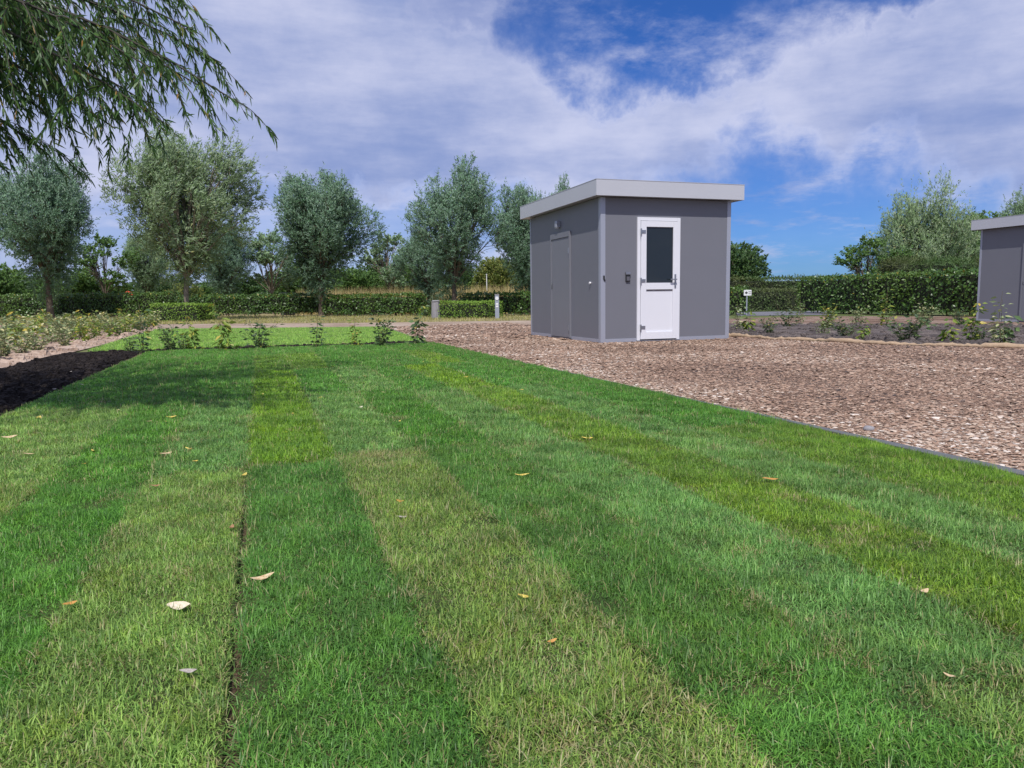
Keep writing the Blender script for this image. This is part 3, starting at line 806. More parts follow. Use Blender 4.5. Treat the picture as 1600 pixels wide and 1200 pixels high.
    # small wall lamp, wall knob
    lm = boxes('wall_lamp', M['trim'], root, (-.075, .0055, LAMPY - .055, LAMPY + .055, 2.13, 2.25), bevel=.012)
    boxes('lamp_lens', M['white'], lm, (-.068, -.020, LAMPY - .045, LAMPY + .045, 2.118, 2.1295), bevel=.004)
    bm = bmesh.new(); cyl_bm(bm, (-.010, KNOBY, 1.035), .020, .030, 'X', 14)
    bm_obj('wall_knob', bm, M['white'], root, bevel=.003)
    return root


SIDE0, SIDE1, LAMPY, KNOBY = 1.29, 2.26, 1.86, 0.42
kiosk = make_kiosk()
kiosk.location = (KIOSK[0], KIOSK[1], 0.006)
tag(kiosk, 'grey panel kiosk with flat roof, white glazed door and grey side door', 'kiosk', 'flat-roofed grey kiosks')
k2 = copy_tree(kiosk); k2.location = (18.68, 11.98, 0.006)
tag(k2, 'grey flat-roofed kiosk standing beyond the planted bed, before the leafy hedge', 'kiosk', 'flat-roofed grey kiosks')

# ------------------------------------------------------------------ trees
def crown_tree(seed, H, W, th, n_leaf, lobes=26, lobe_r=0.30, leaf=(0.16, 0.04), wind=0.25, droop=0.0, wisps=0.25, trunk_r=0.15, low=0.0, squash=1.0, skirt=0.5, stems=1):
    """returns (trunk mesh, crown mesh). Limbs rise from the head to lobes spread through the crown's volume; leaves sit on twigs around them."""
    g = np.random.default_rng(seed)
    cz = th + (H - th) * skirt; a = W / 2; b0 = cz - th + low; b1 = H - cz
    C = []
    tries = 0
    while len(C) < lobes and tries < 4000:
        tries += 1
        p = unit(g.normal(size=3)) * (g.uniform(0.30, 0.86) ** 0.6 * 0.84 if g.random() > 0.13 else g.uniform(0.88, 1.04))
        q = np.array([p[0] * a, p[1] * a, cz + p[2] * (b1 if p[2] > 0 else b0)])
        if p[2] < -0.2: q[:2] *= (1 + 0.7 * p[2])
        if all(np.linalg.norm((q - c) / np.array([a, a, b1])) > 0.23 for c in C): C.append(q)
    C = np.array(C)
    paths = []
    k = np.linspace(0, 1, 8)
    bend = g.normal(0, 0.06, 2)
    heads = []
    for s in range(stems):
        ofs = g.normal(0, 0.12 if stems > 1 else 0, 2)
        tp = np.stack([ofs[0] + bend[0] * np.sin(k * 3), ofs[1] + bend[1] * np.sin(k * 2.2), k * th * 1.05 - 0.05], -1)
        tr = trunk_r / math.sqrt(stems) * (1.0 + 0.35 * np.exp(-k * 9) - 0.22 * k)
        paths.append((tp, tr)); heads.append(tp[-1])
    twP = []; twD = []; twL = []; twS = []
    for ci, c in enumerate(C):
        h = heads[ci % stems]
        v = c - h; L = np.linalg.norm(v)
        up = np.array([0, 0, 1.0])
        t = np.linspace(0, 1, 7)[:, None]
        mid = h + v * 0.45 + up * L * 0.16 + g.normal(0, .05, 3) * L
        pts = (1 - t) ** 2 * h + 2 * t * (1 - t) * mid + t ** 2 * c
        r0 = trunk_r * g.uniform(.30, .45)
        paths.append((pts, np.linspace(r0, 0.018, 7)))
        lr = lobe_r * a * g.uniform(.62, 1.35)
        ns = 9
        for _ in range(ns):
            base = pts[g.integers(3, 7)]
            e = c + unit(g.normal(size=3)) * lr * g.uniform(.5, 1.0) * np.array([1, 1, squash]) + np.array([0, 0, lr * 0.15])
            paths.append((np.stack([base, (base + e) / 2 + g.normal(0, .05, 3), e]), np.array([.018, .012, .006])))
        nt = int(n_leaf / lobes / 14 * (lr / (lobe_r * a)) ** 1.5)
        u = unit(g.normal(size=(nt, 3))); rad = lr * g.random(nt)[:, None] ** 0.42
        p = c + u * rad * np.array([1, 1, squash * 1.1])
        outw = unit(p - np.array([0, 0, cz - 0.25 * (H - th)]))
        d = unit(outw * 0.8 + u * 0.5 + g.normal(0, .35, (nt, 3)) + np.array([wind, wind * -0.15, 0.45 - droop]))
        ln = g.uniform(.25, .55, nt) * (1 + wisps * 3.0 * (g.random(nt) < 0.10))
        twP.append(p); twD.append(d); twL.append(ln); twS.append(unit(u * 0.75 + outw * 0.55 + np.array([0, 0, .15])))
    twP = np.concatenate(twP); twD = np.concatenate(twD); twL = np.concatenate(twL); twS = np.concatenate(twS)
    m = 14; n = len(twP)
    tt = g.random((n, m))
    pos = twP[:, None] + twD[:, None] * (twL[:, None] * tt)[..., None]
    pos[..., 2] -= droop * 0.35 * (tt * twL[:, None]) ** 2 * 3
    pos += g.normal(0, .035, pos.shape)
    ld = unit(twD[:, None] * 0.75 + g.normal(0, .62, pos.shape) + np.array([wind * .8, 0, -droop * .8]))
    N = n * m
    ll = leaf[0] * g.uniform(.6, 1.3, N); lw = leaf[1] * g.uniform(.7, 1.3, N)
    clump = np.repeat(np.clip(0.5 + 0.17 * g.normal(size=n), 0, 1), m)
    bc = np.clip(clump + 0.16 * g.normal(size=N), 0, 1)
    tv, tq = tubes(paths, 6)
    return (new_mesh('trunk', tv, quads=tq, smooth=True), leaf_mesh('crown', pos.reshape(-1, 3), ld.reshape(-1, 3), ll, lw, g, attr=bc, out=np.repeat(twS, m, axis=0)))


def plant_tree(name, meshes, mats, p, rz, scale, label, cat='tree', group=None):
    root = empty(name, (p.x, p.y, 0), rz, label=label, cat=cat, group=group)
    for nm, me, mt in zip(('trunk', 'crown'), meshes, mats):
        if not me.materials: me.materials.append(mt)
        if me.materials[0] is not mt:
            me = me.copy(); me.materials.clear(); me.materials.append(mt)
        ob = obj(nm, me, None, root)
    root.scale = scale if isinstance(scale, tuple) else (scale,) * 3
    return root


WIL_A = crown_tree(101, 9.0, 6.9, 2.1, 62000, 46, 0.24, (0.24, 0.048), squash=1.3, wind=0.5, wisps=.7, trunk_r=.17, skirt=.53, low=.1)
WIL_B = crown_tree(102, 9.0, 6.3, 2.2, 68000, 46, 0.25, (0.19, 0.056), squash=1.45, wind=0.1, wisps=.35, trunk_r=.22, skirt=.53, low=.0)
WIL_C = crown_tree(103, 9.0, 5.8, 2.0, 42000, 30, 0.25, (0.19, 0.054), squash=1.45, wind=0.1, wisps=.4, trunk_r=.17, skirt=.52, low=.3)
WIL_W = crown_tree(104, 5.2, 6.4, 0.7, 60000, 46, 0.25, (0.19, 0.046), squash=1.3, wind=0.15, wisps=.6, trunk_r=.16, skirt=.38, low=.5, stems=3)
BRD_A = crown_tree(105, 7.0, 6.0, 1.4, 26000, 24, 0.36, (0.22, 0.13), wind=0.0, wisps=.1, trunk_r=.16, skirt=.45, low=.9)
BRD_B = crown_tree(106, 5.0, 6.5, 0.5, 24000, 26, 0.34, (0.24, 0.14), wind=0.0, wisps=.1, trunk_r=.12, skirt=.40, low=.4, stems=2)
SPARSE = crown_tree(107, 7.0, 3.6, 1.6, 4600, 15, 0.24, (0.18, 0.12), wind=0.1, wisps=.4, trunk_r=.08, skirt=.5, low=.6)

WM = (M['bark'], M['willow']); WD = (M['bark'], M['willowdark']); WP = (M['barkpale'], M['willowlight'])
plant_tree('willow_tree', WIL_B, WD, at(84, 43), 0.4, (.84, .84, 1.0), 'dense blue-green willow with dark forked trunk before the long hedge', group='willows along the hedge')
plant_tree('willow_tree', WIL_A, WP, at(300, 35.0), 0.0, (.80, .80, .90), 'broad windblown silver-green willow growing out of a clipped low box hedge', group='willows along the hedge')
plant_tree('willow_tree', WIL_B, WD, at(507, 41), 2.3, (.86, .86, .84), 'rounded dark-trunked willow standing in the gap between two clipped hedges', group='willows along the hedge')
plant_tree('willow_tree', WIL_C, WD, at(713, 34.5), 1.0, (.74, .74, .735), 'open-topped willow behind the bright green low hedge and stone stump', group='willows along the hedge')
plant_tree('willow_tree', WIL_C, WD, at(672, 41), 4.0, (.56, .56, .50), 'smaller willow with thin trunk beside the open-topped willow', group='willows along the hedge')
plant_tree('willow_tree', WIL_B, WD, at(830, 38), 3.3, (.56, .56, .69), 'narrow willow half hidden behind the grey side wall of the kiosk', group='willows along the hedge')
plant_tree('willow_tree', WIL_C, WD, at(878, 44), 0.3, (.45, .45, .80), 'willow whose tip just shows above the kiosk roof', group='willows along the hedge')
plant_tree('willow_tree', WIL_B, WM, at(236, 62), 1.3, (.58, .58, .74), 'pale round willow far behind the windblown willow', group='willows behind the hedge')
plant_tree('willow_tree', WIL_A, WD, at(358, 52), 2.9, (.62, .62, .66), 'dark willow standing in the shade behind the windblown willow', group='willows behind the hedge')
plant_tree('willow_tree', WIL_W, (M['bark'], M['willowlight']), at(1437, 45), 0.6, (.85, .85, 1.17), 'wide bushy silver willow behind the tall grassy hedge', group='willows behind the kiosks')
plant_tree('willow_tree', WIL_C, WM, at(1598, 50), 0.6, (.65, .65, .86), 'silver willow rising above the roof of the farther kiosk', group='willows behind the kiosks')
plant_tree('broadleaf_tree', BRD_A, (M['bark'], M['broaddark']), at(1148, 46), 0.2, (.62, .62, .60), 'dark green broadleaf tree beside the kiosk\'s right-hand wall')
plant_tree('broadleaf_tree', BRD_A, (M['bark'], M['broad']), at(1530, 52), 1.2, (1.0, 1.0, .93), 'leafy green tree behind the roof of the farther kiosk')
plant_tree('sparse_tree', SPARSE, (M['bark'], M['broad']), at(1352, 40), 0.5, (.85, .85, .56), 'small half-bare tree with open branches beside the wide willow')
plant_tree('sparse_tree', SPARSE, (M['bark'], M['broad']), at(172, 55), 1.5, (1.0, 1.0, .86), 'slender thin-leaved tree between the first two willows')
plant_tree('sparse_tree', SPARSE, (M['barkpale'], M['willow']), at(430, 54), 2.5, (1.2, 1.2, .86), 'slender pale tree with open crown between two large willows')
plant_tree('sparse_tree', SPARSE, (M['barkpale'], M['willow']), at(612, 52), 0.5, (1.0, 1.0, .80), 'slim light tree left of the smaller willow')
plant_tree('yellow_green_tree', BRD_A, (M['bark'], M['yellowgreen']), at(778, 58), 0.9, (.62, .62, .60), 'yellow-green round tree seen between the willows and the kiosk')
back = [(8, 66, BRD_B, 'broad', 1.0, 1.0), (60, 72, BRD_B, 'broad', .9, .95), (128, 64, BRD_B, 'broad', .9, .86), (262, 78, BRD_B, 'broaddark', 1.0, .86), (300, 72, BRD_B, 'yellowgreen', .6, .62),
        (395, 84, BRD_B, 'broaddark', 1.2, .9), (452, 80, BRD_B, 'broaddark', 1.1, .86), (492, 62, BRD_B, 'broad', .85, 1.0), (548, 66, BRD_A, 'broad', .9, .78), (590, 70, BRD_B, 'broaddark', .9, 1.0),
        (632, 64, BRD_A, 'broad', .8, .82), (728, 68, BRD_B, 'broad', .8, .9), (800, 66, BRD_B, 'yellowgreen', .7, .9), (826, 62, BRD_B, 'broaddark', .7, .95),
        (192, 96, BRD_B, 'broaddark', 1.2, .8), (340, 98, BRD_B, 'broad', 1.2, .8), (690, 92, BRD_A, 'broaddark', 1.2, .8), (-40, 80, BRD_A, 'broaddark', 1.2, 1.0)]
BACK_WHERE = ['behind the dense blue-green willow and red canopy, lowest branches hidden', 'just behind the crown of the dense blue-green willow', 'between the dense blue-green willow and the slender thin-leaved tree', 'behind the pale round willow, beyond the red canopy',
              'small and low, under the windblown willow', 'beyond the shaded willow, seen through the slender pale tree', 'beyond the dark covered bin', 'directly behind the left half of the dark-trunked willow', 'directly behind the right half of the dark-trunked willow',
              'behind the tall dry grass, next to the slim light tree', 'behind the slim light tree and smaller willow', 'behind the open-topped willow', 'beside the white pole in the dry grass', 'against the kiosk\'s side wall, beyond the hedge',
              'farthest off, beyond the slender thin-leaved tree', 'farthest off, beyond the windblown willow', 'farthest off, beyond the smaller willow', 'beyond the near willow\'s hanging branches']
for i, (u, d, me, mt, sx, sz) in enumerate(back):
    lab = {'broad': 'mid green bushy tree ', 'broaddark': 'dark green bushy tree ', 'yellowgreen': 'yellowish green bush '}[mt] + BACK_WHERE[i]
    plant_tree('background_tree', me, (M['bark'], M[mt]), at(u, d), i * 1.7, (sx, sx, sz * .72), lab, group='background trees beyond the hedge')
for i, (u, d, s, lab) in enumerate([(1190, 70, .36, 'low dark bush beside the dark green tree, above the far hedge'), (1335, 78, .42, 'low dark bush beside the half-bare tree, above the far hedge'), (1262, 110, .42, 'farthest low dark bush, just tipping over the far hedge')]):
    plant_tree('distant_bush', BRD_B, (M['bark'], M['broaddark']), at(u, d), i * 2.1, (s * 1.2, s * 1.2, s), lab, 'bush', 'bushes beyond the right-hand hedges')

# tall dry grass behind the hedge
tall = [tuple(p)[:2] for p in (at(470, 48), at(640, 44), at(835, 41), at(835, 54), at(640, 56), at(470, 58))]
o = obj('tall_dry_grass', far_grass(tall, 26000, 'tall_dry_grass', (1.1, 1.95), 0.05, 0.0, 9), M['reed'])
tag(o, 'tall straw-coloured grass standing behind the clipped hedge', 'tall grass', kind='stuff')

# ------------------------------------------------------------------ near willow overhead
def near_willow():
    g = np.random.default_rng(42)
    T0 = np.array([-3.05, 5.35, 0.0])
    root = empty('willow_tree', tuple(T0), label='near willow with drooping leafy branches overhanging the lawn\'s edge', cat='tree')
    paths = []; shoots = []      # shoots: point lists with leaves
    k = np.linspace(0, 1, 8)
    trunk = np.stack([0.10 * np.sin(k * 2.4), 0.06 * np.sin(k * 3), k * 2.3 - 0.05], -1)
    paths.append((trunk, 0.19 * (1 + .4 * np.exp(-k * 9) - .2 * k)))
    head = trunk[-1]

    def limb(end, lift, r0, n=9):
        t = np.linspace(0, 1, n)[:, None]; v = end - head; L = np.linalg.norm(v)
        mid = head + v * .45 + np.array([0, 0, lift * L])
        p = (1 - t) ** 2 * head + 2 * t * (1 - t) * mid + t ** 2 * end
        paths.append((p, r0 * (1 - np.linspace(0, 1, n)) ** 1.3 + .004)); return p
    limbs = []
    for i in range(34):                      # limbs through the whole crown
        th = i * 2.399 + g.uniform(-.2, .2); el = g.uniform(.12, 1.25)
        R = 3.0 * g.uniform(.75, 1.0)
        e = np.array([math.cos(th) * math.cos(el) * R, math.sin(th) * math.cos(el) * R, 3.9 + math.sin(el) * 3.6])
        limbs.append(limb(e, .22, .055))
    # the limbs that reach into the picture, laid out in the air at 3.7 to 5 m from the camera
    hero = []
    for (u, v, d) in [(368, 172, 4.1), (315, 150, 4.3), (345, 112, 4.6), (255, 205, 4.0), (180, 215, 4.2), (300, 60, 4.2), (235, 120, 3.9), (150, 140, 4.4), (90, 60, 4.0), (110, 215, 4.6), (40, 160, 4.2), (300, -20, 4.5),
                      (60, 245, 4.5), (200, 40, 4.7), (20, 90, 4.7), (120, 20, 4.4), (230, 175, 4.5), (0, 215, 4.2), (285, 15, 4.9), (160, 90, 5.0), (65, 120, 5.0), (270, 110, 4.8), (70, 250, 4.6), (15, 285, 4.7)]:
        r = px_ray(u, v - 14); p = np.array([r.x, r.y, r.z]) * d + np.array([0, 0, CAM_H]) - T0
        hero.append(limb(p, .30, .02, 11))
    def add_shoots(p, n, lo, hi, t0, jit, floor=1.60):
        m = len(p)
        for _ in range(n):
            t = g.uniform(t0, 1.0) * (m - 1); i = int(min(t, m - 2)); f = t - i
            s = p[i] * (1 - f) + p[i + 1] * f
            fw = unit(p[i + 1] - p[i])
            L = g.uniform(lo, hi)
            d = unit(fw * .8 + g.normal(0, jit, 3) + np.array([0, 0, -.15]))
            kk = np.linspace(0, 1, 6)[:, None]
            q = s + d * L * kk + np.array([0.04, 0, -0.75]) * (L * kk ** 1.7)
            if q[-1][2] > floor + .12 * g.random(): shoots.append(q)
    for p in limbs: add_shoots(p, 34, .4, .85, .35, .65)
    for p in hero:
        add_shoots(p, 24, .15, .42, .45, .62, 1.50)
        shoots.append(p[-4:]) 
    tw = [(q, np.linspace(.0035, .0015, len(q))) for q in shoots]
    bv, bq = tubes(paths, 7); tv, tq = tubes(tw, 3)
    obj('trunk', new_mesh('trunk', bv, quads=bq, smooth=True), M['barkdark'], root)
    tag(obj('twigs', new_mesh('twigs', tv, quads=tq), M['barkdark'], root), kind='stuff')
    P_ = []; D_ = []
    for q in shoots:
        seg = np.diff(q, axis=0); L = np.linalg.norm(seg, axis=1).sum(); n = max(6, int(L / .0088))
        t = np.sort(g.random(n)) ** .85 * (len(q) - 1.001); i = t.astype(int); f = (t - i)[:, None]
        p = q[i] * (1 - f) + q[i + 1] * f; d = unit(seg[np.minimum(i, len(seg) - 1)])
        P_.append(p); D_.append(unit(d * .7 + g.normal(0, .42, (n, 3)) + np.array([0, 0, -.42])))
    pos = np.concatenate(P_); dr = np.concatenate(D_); n = len(pos)
    # lance-shaped leaves, 4 tris
    L = g.uniform(.036, .074, n)[:, None]; W = L * g.uniform(.12, .18, n)[:, None]
    rnd = unit(g.normal(size=(n, 3)) + np.array([0, 0, .8])); sd = unit(np.cross(dr, rnd)); nr = np.cross(sd, dr)
    a1 = pos + dr * L * .3; a2 = pos + dr * L * .65 - np.array([0, 0, .06]) * L
    tip = pos + dr * L - np.array([0, 0, .16]) * L
    v = np.stack([pos, a1 + sd * W * .5 + nr * W * .1, a1 - sd * W * .5 + nr * W * .1, a2 + sd * W * .42, a2 - sd * W * .42, tip], 1).reshape(-1, 3)
    i = (np.arange(n) * 6)[:, None]
    q4 = i + np.array([[1, 3, 4, 2]])
    t = np.concatenate([(i + np.array([[0, 1, 2]])), (i + np.array([[3, 5, 4]]))], 1).reshape(-1, 3)
    me = new_mesh('crown', v, tris=t, quads=q4, attrs={'bc': np.repeat(g.random(n), 6)})
    obj('crown', me, M['willownear'], root)
    print('near willow leaves', n)


near_willow()

# ------------------------------------------------------------------ hedges
def hedge(name, a, b, h, th, leafmat, label, dens=250, leaf=(0.115, 0.08), seed=1, feet=True, rough=0.075, cat='hedge', group=None, tops=0.0, low=0.1):
    """clipped hedge from a to b: a twiggy core, a leafy skin and stems at the foot"""
    g = np.random.default_rng(seed)
    a = Vector((a.x, a.y, 0)); b = Vector((b.x, b.y, 0)); v = b - a; L = v.length; rz = math.atan2(v.y, v.x)
    root = empty(name, tuple(a), rz, label=label, cat=cat, group=group)
    z0 = low if feet else 0.0
    bm = bmesh.new(); box_bm(bm, .08, L - .08, -th / 2 + .09, th / 2 - .09, z0 + .06, h - .09)
    bm_obj('branches', bm, M['core'], root, bevel=.04)
    P_ = []; N_ = []
    def face(n, f):
        u_ = g.random(n); w_ = g.random(n); p, nn = f(u_, w_); P_.append(p); N_.append(np.tile(nn, (n, 1)))
    lump = lambda x, z: 0.05 * np.sin(x * 2.3 + seed) + 0.035 * np.sin(x * 5.1 + z * 3) + 0.03 * np.sin(z * 7 + x * 1.7)
    for s in (-1, 1):
        face(int(L * h * dens), lambda u, w: (np.stack([u * L, s * (th / 2 + lump(u * L, w * h)) + g.normal(0, rough, len(u)), z0 + w * (h - z0)], -1), np.array([0, s * 1.0, .35])))
    face(int(L * th * dens * 1.15), lambda u, w: (np.stack([u * L, (w - .5) * th, h + .3 * lump(u * L, w) + np.abs(g.normal(0, rough * .7 + tops, len(u)))], -1), np.array([0, 0, 1.])))
    for s in (0, 1):
        face(int(th * h * dens), lambda u, w: (np.stack([s * L + g.normal(0, rough, len(u)), (u - .5) * th, z0 + w * (h - z0)], -1), np.array([2. * s - 1, 0, .3])))
    p = np.concatenate(P_); nn = np.concatenate(N_); n = len(p)
    # leaves lie roughly in the surface, tilted every way
    d = unit(g.normal(size=(n, 3)) + 0.35 * nn + np.array([0, 0, tops * 6]))
    nor = unit(nn + g.normal(0, .75, (n, 3))); side = unit(np.cross(nor, d)); d = unit(np.cross(side, nor) + .25 * g.normal(size=(n, 3)) + np.array([0, 0, tops * 6]))
    Ls = leaf[0] * g.uniform(.6, 1.35, n)[:, None]; Ws = leaf[1] * g.uniform(.7, 1.3, n)[:, None]
    mid = p + d * Ls * .45
    vv = np.stack([p, mid + side * Ws * .5, p + d * Ls, mid - side * Ws * .5], 1).reshape(-1, 3)
    vv[:, 2] = np.maximum(vv[:, 2], 0.01)
    i = (np.arange(n) * 4)[:, None]
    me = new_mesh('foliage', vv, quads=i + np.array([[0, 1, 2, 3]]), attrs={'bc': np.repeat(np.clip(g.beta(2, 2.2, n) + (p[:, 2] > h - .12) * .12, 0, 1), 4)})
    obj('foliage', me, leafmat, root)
    if feet:
        m = int(L * 5); ps = []
        for _ in range(m):
            x = g.uniform(.1, L - .1); y = g.uniform(-th / 2 + .1, th / 2 - .1)
            ps.append((np.array([[x, y, -.02], [x + g.normal(0, .03), y, z0 + .35]]), np.array([.02, .014])))
        sv, sq = tubes(ps, 5); tag(obj('stems', new_mesh('stems', sv, quads=sq), M['bark'], root), kind='stuff')
    return root


G1 = 'clipped hedges along the track'
hedge('beech_hedge', at(-220, 51), at(284, 45), 1.40, .8, M['hedge'], 'long clipped dark green hedge behind the sandy planting bed', seed=1, group=G1)
hedge('beech_hedge', at(288, 44), at(500, 42), 1.16, .8, M['hedge'], 'clipped hedge between the box-hedged willow and the dark-trunked willow', seed=2, group=G1, low=.18)
hedge('beech_hedge', at(516, 41), at(661, 38.5), 1.06, .8, M['hedge'], 'clipped hedge between the dark-trunked willow and the stone stump', seed=3, group=G1, low=.12)
hedge('beech_hedge', at(656, 47), at(722, 45), .95, .8, M['hedge'], 'short clipped hedge set back behind the stone stump', seed=4, group=G1)
hedge('beech_hedge', at(726, 38.5), at(850, 35.5), 1.02, .8, M['hedge'], 'clipped hedge ending behind the kiosk\'s side wall', seed=5, group=G1)
hedge('box_hedge', at(255, 34.3), at(327, 34.0), .76, 1.5, M['box'], 'low clipped bright green hedge around the windblown willow\'s foot', dens=420, leaf=(.07, .04), seed=6, feet=False, rough=.03)
hedge('box_hedge', at(694, 33.2), at(775, 31.8), .68, 1.2, M['box'], 'low clipped bright green hedge between the stone stump and marker post', dens=420, leaf=(.07, .04), seed=7, feet=False, rough=.03)
hedge('box_hedge', at(661, 36.2), at(673, 36.0), .42, .5, M['box'], 'tiny clipped green bush beside the stone stump', dens=500, leaf=(.06, .035), seed=8, feet=False, rough=.03, cat='bush')
# right-hand hedges
hedge('beech_hedge', Vector((22.8, 27.2, 0)), Vector((22.6, 15.0, 0)), 1.46, .9, M['hedge'], 'tall clipped leafy hedge behind the planted bed and farther kiosk', dens=260, leaf=(.10, .07), seed=9, group='hedges beyond the bed', low=.08)
hedge('beech_hedge', at(1120, 31.5), at(1167, 31.0), 1.08, .8, M['hedge'], 'clipped hedge end with yellowish top beside the arrow sign', dens=260, leaf=(.10, .07), seed=10, group='hedges beyond the bed')
hedge('privet_hedge', at(1150, 38.5), at(1310, 39.5), 1.06, 1.0, M['conifer'], 'low brownish green clipped hedge beyond the strip of asphalt', dens=260, leaf=(.10, .05), seed=11, feet=False, group='hedges beyond the bed')
hedge('privet_hedge', at(1130, 44), at(1560, 45), 1.72, 1.2, M['conifer'], 'higher soft green hedge standing behind the low brownish one', dens=190, leaf=(.16, .05), seed=12, feet=False, tops=.03, group='hedges beyond the bed')
hedge('grassy_hedge', at(1384, 37), at(1580, 38), 2.26, 1.4, M['conifer'], 'tall feathery green hedge between leafy hedge and wide willow', dens=230, leaf=(.26, .035), seed=13, feet=False, tops=.05, group='hedges beyond the bed')

# right-hand ground: bed, second gravel strip, asphalt
bedp = [(8.62, 12.4), (8.72, 10.7), (9.17, 8.85), (10.02, 7.35), (10.97, 5.0), (12.3, -2), (17, -2), (17.0, 12.0), (12.2, 17.0), (9.6, 17.0)]
tag(poly_sheet('shrub_bed', bedp, 0.010, M['greysoil'], sub=4, amp=.07, seed=5), 'grey soil bed planted with young shrubs beside the gravel')
g2 = [(12.3, 17.05), (17.05, 12.05), (17.05, 2), (22.3, 2), (22.3, 19), (19.5, 22.8), (13.5, 22.0)]
tag(poly_sheet('gravel_path', g2, 0.005, M['gravelbase']), 'gravel path between the planted bed and the leafy hedge')
asp = [tuple(p)[:2] for p in (at(1150, 29.5), at(1300, 29.3), at(1300, 37.2), at(1150, 36.6))]
tag(poly_sheet('road', asp, 0.012, M['asphalt']), 'grey asphalt road in front of the low hedge')

# ------------------------------------------------------------------ small furniture
def stump():
    p = at(683.5, 32.6)
    bm = bmesh.new(); bmesh.ops.create_cone(bm, cap_ends=True, segments=9, radius1=.20, radius2=.17, depth=.74, matrix=Matrix.Translation((0, 0, .36)))
    rr = random.Random(2)
    for v in bm.verts: v.co.x += rr.uniform(-.02, .02); v.co.y += rr.uniform(-.02, .02); v.co.z += rr.uniform(-.03, .03)
    root = empty('stone_stump', (p.x, p.y, 0), label='grey stone stump standing at the end of the bright low hedge', cat='bollard')
    bm_obj('shaft', bm, M['concrete'], root, bevel=.015)
    bm = bmesh.new(); bmesh.ops.create_cone(bm, cap_ends=True, segments=9, radius1=.185, radius2=.15, depth=.05, matrix=Matrix.Translation((0, 0, .765)))
    bm_obj('cap', bm, M['concrete'], root, bevel=.01)


def marker_post():
    p = at(778.5, 31.0)
    root = empty('marker_post', (p.x, p.y, 0), YAW * -1, label='slim grey-blue post with round white plate beside the bright low hedge', cat='post')
    boxes('shaft', M['post'], root, (-.085, .085, -.07, .07, -.02, .96), bevel=.01)
    boxes('cap', M['concrete'], root, (-.095, .095, -.08, .08, .961, 1.0), bevel=.01)
    bm = bmesh.new(); cyl_bm(bm, (0, -.079, .83), .07, .016, 'Y', 20); bm_obj('round_plate', bm, M['white'], root)
    for z in (.60, .50):
        boxes('label_plate', M['white'], root, (-.05, .05, -.078, -.0705, z - .035, z + .035), bevel=.002)


def arrow_sign():
    p = at(1166.5, 29.6)
    root = empty('arrow_sign', (p.x, p.y, 0), -YAW, label='small white sign with dark left-pointing arrow on a thin post', cat='sign')
    boxes('post', M['post'], root, (-.02, .02, -.02, .02, -.02, .98), bevel=.004)
    boxes('plate', M['white'], root, (-.13, .17, -.033, -.021, .80, 1.02), bevel=.004)
    me = bpy.data.meshes.new('arrow')
    me.from_pydata([(-.10, -.036, .91), (-.02, -.036, .975), (-.02, -.036, .935), (.02, -.036, .935), (.02, -.036, .885), (-.02, -.036, .885), (-.02, -.036, .845)], [], [(0, 6, 2 + 3, 4, 3, 2, 1)])
    obj('arrow', me, M['dark'], root)
    boxes('text_bar', M['gasket'], root, (.05, .15, -.0365, -.0335, .935, .96), bevel=0)
    boxes('text_bar', M['gasket'], root, (.05, .15, -.0365, -.0335, .865, .885), bevel=0)


def far_bits():
    p = at(207, 54)
    bm = bmesh.new(); bmesh.ops.create_cone(bm, cap_ends=True, segments=8, radius1=.5, radius2=.05, depth=.3, matrix=Matrix.Translation((0, 0, 1.62)))
    root = empty('parasol', (p.x, p.y, 0), label='small red canopy top showing just above the long hedge', cat='canopy')
    bm_obj('canopy', bm, M['red'], root)
    bm = bmesh.new(); cyl_bm(bm, (0, 0, .72), .025, 1.5); bm_obj('pole', bm, M['post'], root)
    p = at(763, 46)
    root = empty('white_pole', (p.x, p.y, 0), label='thin white pole standing in tall dry grass near the kiosk', cat='pole')
    bm = bmesh.new(); cyl_bm(bm, (0, 0, 1.15), .03, 2.3, r2=.025); bm_obj('shaft', bm, M['white'], root)
    bm = bmesh.new(); cyl_bm(bm, (0, 0, 2.32), .045, .05); bm_obj('cap', bm, M['white'], root)
    p = at(453, 47)
    root = empty('covered_bin', (p.x, p.y, 0), .2, label='dark covered bin showing above the clipped hedge', cat='bin')
    boxes('body', M['dark'], root, (-.38, .38, -.3, .3, 0, 1.28), bevel=.04)
    boxes('lid', M['dark'], root, (-.42, .42, -.34, .34, 1.281, 1.40), bevel=.05)


stump(); marker_post(); arrow_sign(); far_bits()

